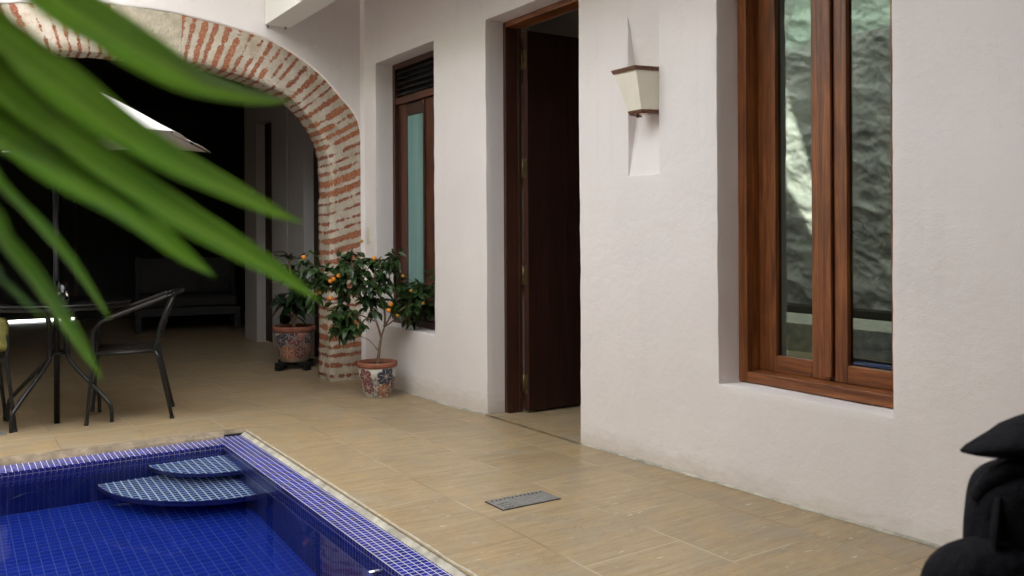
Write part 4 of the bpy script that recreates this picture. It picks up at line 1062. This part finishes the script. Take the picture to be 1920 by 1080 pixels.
ch2 = make_chair((-.23, 6.60, zf(-.1, 6.3)), R(-11.5), 'black bistro chair left of the round table, cut off by the left edge')
ch2.location = (.345, 6.62, zf(.3, 6.3)); ch2.rotation_euler = (0, 0, R(183)); ch2['label'] = 'black bistro chair left of the round table, cut off by the left edge'
tw_ = MB(); tw_.box(.10, .338, 6.11, 6.185, .455, .66)
tag(tw_.build('folded_towel', M['olive'], bevel=.035, bsegs=4), 'olive towel hung over the arm of the cut-off chair at the left edge', 'towel')

# table with pedestal legs
TX, TY = .625, 6.36; TZ = zf(TX, TY)
tb = tag(empty('round_table', (TX, TY, TZ)), 'round black table with curved tube legs, standing at the mouth of the arch', 'table')
MB().lathe([(0, .776), (.425, .776), (.432, .772), (.432, .764), (.425, .760), (0, .760)], 56).build('table_top', M['table'], tb)
MB().lathe([(.405, .760), (.420, .758), (.420, .738), (.410, .736), (.405, .738), (.405, .760)], 56).build('apron_ring', M['metal_black'], tb)
for (ex, ey) in ((-.278, -.255), (.272, -.262), (-.27, .24), (.27, .24)):
    d = Vector((ex, ey, 0)).normalized(); L = Vector((ex, ey, 0)).length
    lg = MB(); lg.tube(smooth([d * .24 + Vector((0, 0, .745)), d * .11 + Vector((0, 0, .72)), d * .065 + Vector((0, 0, .60)), d * .065 + Vector((0, 0, .46)), d * .10 + Vector((0, 0, .38)), d * (L * .86) + Vector((0, 0, .175)), d * (L * .99) + Vector((0, 0, .11)), d * L + Vector((0, 0, .0))], 6), .0125, 10)
    lg.build('leg', M['metal_black'], tb)
MB().lathe([(.060, .44), (.068, .44), (.068, .455), (.060, .455), (.060, .44)], 24).build('ring', M['metal_black'], tb)

# umbrella
um = tag(empty('parasol', (TX - .012, TY - .015, TZ)), 'white square parasol opened above the round table', 'parasol')
MB().tube([(0, 0, 0), (0, 0, 1.62)], .0175, 14).tube(smooth([(0, 0, 1.62), (.02, .03, 1.75), (.09, .12, 2.14)], 5), .015, 12).build('pole', M['pole_grey'], um)
NRc = Vector((1.157, 5.55)); FR_ = Vector((1.70, 6.86)); ce = Vector((.72, 6.46))
crn = [NRc, FR_, 2 * ce - NRc, 2 * ce - FR_]
zr = 1.762 - TZ; hubz = 2.165 - TZ; cb = MB(); o0 = Vector((um.location.x, um.location.y))
cor = [Vector((c.x - o0.x, c.y - o0.y, zr)) for c in crn]; hub = Vector((ce.x - o0.x, ce.y - o0.y, hubz))
for i in range(4):
    a, b_ = cor[i], cor[(i + 1) % 4]; n_ = 10; g = []
    for j in range(n_ + 1):
        t = j / n_
        for k in range(n_ + 1):
            u = k / n_; e = a.lerp(b_, u); p = hub.lerp(e, t); sag = 4 * u * (1 - u)
            p.z -= .028 * sag * math.sin(math.pi * min(t, 1)) ; p.z += 0.012 * math.sin(math.pi * t)
            if t == 1: p.z += .030 * abs(math.sin(2 * math.pi * u)) * .6; 
            inw = (ce - o0); p.x += (inw.x - p.x) * .03 * sag * t; p.y += (inw.y - p.y) * .03 * sag * t
            g.append(p)
    cb.add(g, [(j * (n_ + 1) + k, j * (n_ + 1) + k + 1, (j + 1) * (n_ + 1) + k + 1, (j + 1) * (n_ + 1) + k) for j in range(n_) for k in range(n_)], 0, True)
o = cb.build('canopy', M['canvas'], um); s_ = o.modifiers.new('s', 'SOLIDIFY'); s_.thickness = .003
for c in cor + [cor[i].lerp(cor[(i + 1) % 4], .5) for i in range(4)]:
    MB().tube([hub + Vector((0, 0, -.03)), c + Vector((0, 0, -.008))], .005, 8).build('rib', M['pole_grey'], um)
    MB().tube([hub + Vector((0, 0, -.32)), hub.lerp(c, .5) + Vector((0, 0, -.012))], .004, 8).build('strut', M['pole_grey'], um)
MB().tube([hub + Vector((0, 0, -.34)), hub + Vector((0, 0, .05))], .022, 12).build('hub', M['pole_grey'], um)

# glass tumbler on the table
gl = MB(); gl.lathe([(0, 0), (.033, 0), (.035, .01), (.036, .13), (.0335, .13), (.032, .014), (0, .012)], 28)
g_o = gl.build('drinking_glass', M['tumbler']); g_o.location = (.640, 6.26, TZ + .777)
tag(g_o, 'clear tall drinking glass standing on the round table', 'glass')

# ---- palm in the foreground: pot, stem, frond with leaflets
palm = tag(empty('palm', (-.16, .22, 0)), 'out-of-focus green palm frond reaching in from the left close to the viewer', 'palm')
def pp(mb_, name, m, **kw):
    o = mb_.build(name, m, palm, **kw); o.location = -Vector(palm.location); return o
LV = {
'A': [(0.0072, 0.3155, 1.2394, 0.0137), (0.0193, 0.3196, 1.2334, 0.0153), (0.0335, 0.3343, 1.2286, 0.0164), (0.0477, 0.349, 1.2243, 0.0171), (0.0662, 0.3728, 1.2211, 0.0171), (0.088, 0.3944, 1.217, 0.0145), (0.1162, 0.4239, 1.2166, 0.01), (0.1403, 0.4441, 1.2176, 0.0054), (0.1555, 0.4581, 1.2199, 0.0006)],
'B': [(0.0003, 0.308, 1.2175, 0.0155), (0.0157, 0.3219, 1.2095, 0.0175), (0.0345, 0.3455, 1.2008, 0.0181), (0.0573, 0.3665, 1.1888, 0.0162), (0.0841, 0.397, 1.1792, 0.014), (0.1188, 0.4341, 1.1696, 0.0107), (0.1432, 0.4541, 1.1619, 0.0066), (0.1634, 0.465, 1.1557, 0.0006)],
'C': [(0.0003, 0.3199, 1.2089, 0.0145), (0.0162, 0.3334, 1.1954, 0.0169), (0.0355, 0.3567, 1.184, 0.0168), (0.0581, 0.3779, 1.1712, 0.0167), (0.0862, 0.4075, 1.158, 0.0158), (0.1165, 0.4356, 1.1446, 0.0133), (0.1509, 0.4611, 1.1277, 0.0089), (0.179, 0.4788, 1.1113, 0.0006)],
'G': [(0.0002, 0.3318, 1.1919, 0.015), (0.0167, 0.345, 1.1819, 0.0187), (0.0349, 0.369, 1.174, 0.0181), (0.0561, 0.3911, 1.1628, 0.0154), (0.0823, 0.4218, 1.148, 0.0109), (0.099, 0.4348, 1.1368, 0.0065), (0.1134, 0.4494, 1.129, 0.0005)],
'D': [(0.0032, 0.3536, 1.1833, 0.0046), (0.0183, 0.3795, 1.1675, 0.0063), (0.0308, 0.4072, 1.1561, 0.0081), (0.0481, 0.4435, 1.1377, 0.0071), (0.0639, 0.4809, 1.1181, 0.0042), (0.073, 0.4988, 1.1062, 0.0005)],
'E': [(0.0061, 0.3518, 1.1631, 0.0086), (0.0182, 0.3796, 1.1482, 0.0106), (0.0306, 0.4072, 1.1319, 0.0116), (0.046, 0.4449, 1.1096, 0.01), (0.0591, 0.4721, 1.0899, 0.0056), (0.0679, 0.4902, 1.0767, 0.0005)],
'H': [(0.006, 0.3518, 1.1467, 0.0046), (0.0187, 0.3911, 1.133, 0.0061), (0.0296, 0.4198, 1.1211, 0.0048), (0.0416, 0.4477, 1.1097, 0.0005)]}
rachis = smooth([(-.16, .22, .30), (-.155, .225, .80), (-.12, .24, 1.05), (-.07, .27, 1.17), (-.045, .285, 1.24), (-.035, .29, 1.30), (-.03, .30, 1.36)], 6)
pp(MB().tube(rachis, [.012] * 12 + [.006] * 24 + [.002], 10), 'rachis', M['palm'])
def near(p): return min(rachis, key=lambda q: (q - p).length)
view = Vector((math.sin(YAW), math.cos(YAW), 0))
for kname, pts in LV.items():
    P0 = Vector(pts[0][:3]); rp = near(P0 + Vector((-.05, -.03, .01)))
    c = [rp.copy()] + [Vector(p[:3]) for p in pts]; wd = [.004] + [p[3] * 1.0 for p in pts]
    c = smooth(c, 6); ws = smooth([(w_, 0, 0) for w_ in wd], 6)
    mb_ = MB(); uv = []; Lc = 0
    for i, p in enumerate(c):
        t = (c[min(i + 1, len(c) - 1)] - c[max(i - 1, 0)]).normalized(); s_ = t.cross(view).normalized(); n_ = s_.cross(t).normalized()
        if i: Lc += (p - c[i - 1]).length
        for j in range(-4, 5):
            u = j / 4; fold = .38 * abs(u) - .10 * math.sin(abs(u) * math.pi * 2)
            mb_.v.append(tuple(p + s_ * ws[i].x * .5 * u + n_ * ws[i].x * .5 * fold)); uv.append((u, Lc))
    for i in range(len(c) - 1):
        for j in range(8): mb_.f.append((i * 9 + j, i * 9 + j + 1, (i + 1) * 9 + j + 1, (i + 1) * 9 + j)); mb_.mi.append(0); mb_.sm.append(True)
    pp(mb_, 'leaflet', M['palm'], uv=uv, recalc=False)
pk = tag(empty('palm_pot', (-.16, .22, 0)), 'plain terracotta pot holding the foreground palm, left of the viewer', 'plant pot')
MB().lathe([(0, 0), (.11, 0), (.15, .26), (.165, .26), (.165, .30), (.14, .30), (.135, .27), (0, .27)], 36).build('pot_body', M['terracotta'], pk)

# ---- black bag on a low table at the right edge
bt = tag(empty('side_table', (1.36, .62, 0)), 'low dark table below the right edge that carries the black bag', 'table')
MB().box(-.30, .26, -.22, .22, .46, .485).build('table_top', M['dark_interior'], bt, bevel=.004)
for sx in (-.26, .22):
    for sy in (-.18, .18): MB().box(sx - .02, sx + .02, sy - .02, sy + .02, 0, .4595).build('leg', M['dark_interior'], bt)
bag = tag(empty('fabric_bag', (1.208, .607, .638)), 'blurred black fabric bag with a pointed flap at the lower right edge', 'bag')
def blob(prof, name, axis_pts, nseg=28, seed=0.0):
    mb_ = MB(); rows = []
    for (c, rx, ry) in prof:
        rows.append([(c[0] + rx * math.copysign(abs(math.cos(a)) ** .8, math.cos(a)), c[1] + ry * math.copysign(abs(math.sin(a)) ** .8, math.sin(a)), c[2]) for a in [2 * math.pi * k / nseg for k in range(nseg)]])
    vs = []
    for r_ in rows:
        for v in r_:
            n_ = 1 + .06 * nz(v[0] + seed, v[1], v[2], 14) + .13 * (0.4 - abs(nz(v[0] * .5, v[1] * .5 + seed, v[2] * 1.6 + v[0] * .7, 24)))
            cx_ = rows and sum(q[0] for q in r_) / nseg; cy_ = sum(q[1] for q in r_) / nseg
            vs.append((cx_ + (v[0] - cx_) * n_, cy_ + (v[1] - cy_) * n_, v[2] + .004 * nz(v[0] + seed, v[1], v[2], 25)))
    mb_.add(vs, [(i * nseg + k, i * nseg + (k + 1) % nseg, (i + 1) * nseg + (k + 1) % nseg, (i + 1) * nseg + k) for i in range(len(rows) - 1) for k in range(nseg)], 0, True)
    mb_.f.append(tuple(range(nseg))); mb_.f.append(tuple((len(rows) - 1) * nseg + k for k in range(nseg))[::-1]); mb_.mi += [0, 0]; mb_.sm += [True, True]
    o = mb_.build(name, M['bag'], bag); ss = o.modifiers.new('s', 'SUBSURF'); ss.levels = 1; ss.render_levels = 2; return o
body = blob([((0.03, .0, -.158), .12, .08), ((0.03, .0, -.08), .125, .085), ((0.03, .0, .0), .12, .08), ((.03, 0, .04), .125, .085), ((.03, 0, .10), .130, .09), ((.032, 0, .15), .126, .088), ((.032, 0, .185), .122, .08), ((.035, 0, .206), .105, .065), ((.04, 0, .214), .06, .03)], 'bag_body', None)
pocket = blob([((-.06, -.03, -.15), .115, .065), ((-.06, -.03, -.08), .118, .07), ((-.058, -.03, .0), .116, .07), ((-.06, -.03, .04), .114, .065), ((-.058, -.03, .085), .110, .06), ((-.05, -.03, .115), .088, .045), ((-.03, -.03, .126), .04, .02)], 'front_pocket', None, seed=3)
flap = MB(); rows = []
for (x, yw, z0, z1) in ((-.112, .006, .224, .228), (-.098, .020, .221, .235), (-.080, .032, .219, .243), (-.062, .042, .218, .251), (-.045, .05, .214, .262), (-.02, .058, .206, .272), (.03, .066, .200, .279), (.10, .07, .196, .276), (.15, .05, .20, .262)):
    n_ = 16; rows.append([(x, yw * math.cos(2 * math.pi * k / n_), (z0 + z1) / 2 + (z1 - z0) / 2 * math.sin(2 * math.pi * k / n_)) for k in range(n_)])
flap.add([v for r_ in rows for v in r_], [(i * 16 + k, i * 16 + (k + 1) % 16, (i + 1) * 16 + (k + 1) % 16, (i + 1) * 16 + k) for i in range(len(rows) - 1) for k in range(16)], 0, True)
flap.f.append(tuple(range(16))); flap.f.append(tuple(128 + k for k in range(16))); flap.mi += [0, 0]; flap.sm += [True, True]
flap.build('flap', M['bag'], bag)
for pts, rr in (([(-.085, -.035, .175), (-.098, -.05, .12), (-.100, -.05, .03), (-.092, -.04, -.05)], .009), ([(-.02, -.075, .195), (-.03, -.092, .12), (-.035, -.10, .02), (-.03, -.09, -.08)], .010)):
    MB().tube(smooth(pts, 6), rr, 10, flat=.45).build('strap', M['bag'], bag)
MB().tube(smooth([(-.088, 0, .165), (-.078, -.02, .196), (-.045, -.03, .212), (.0, -.035, .206)], 6), [.014] * 19, 10).build('drawcord_hem', M['bag'], bag)
bag.rotation_euler = (0, 0, R(-32.5))
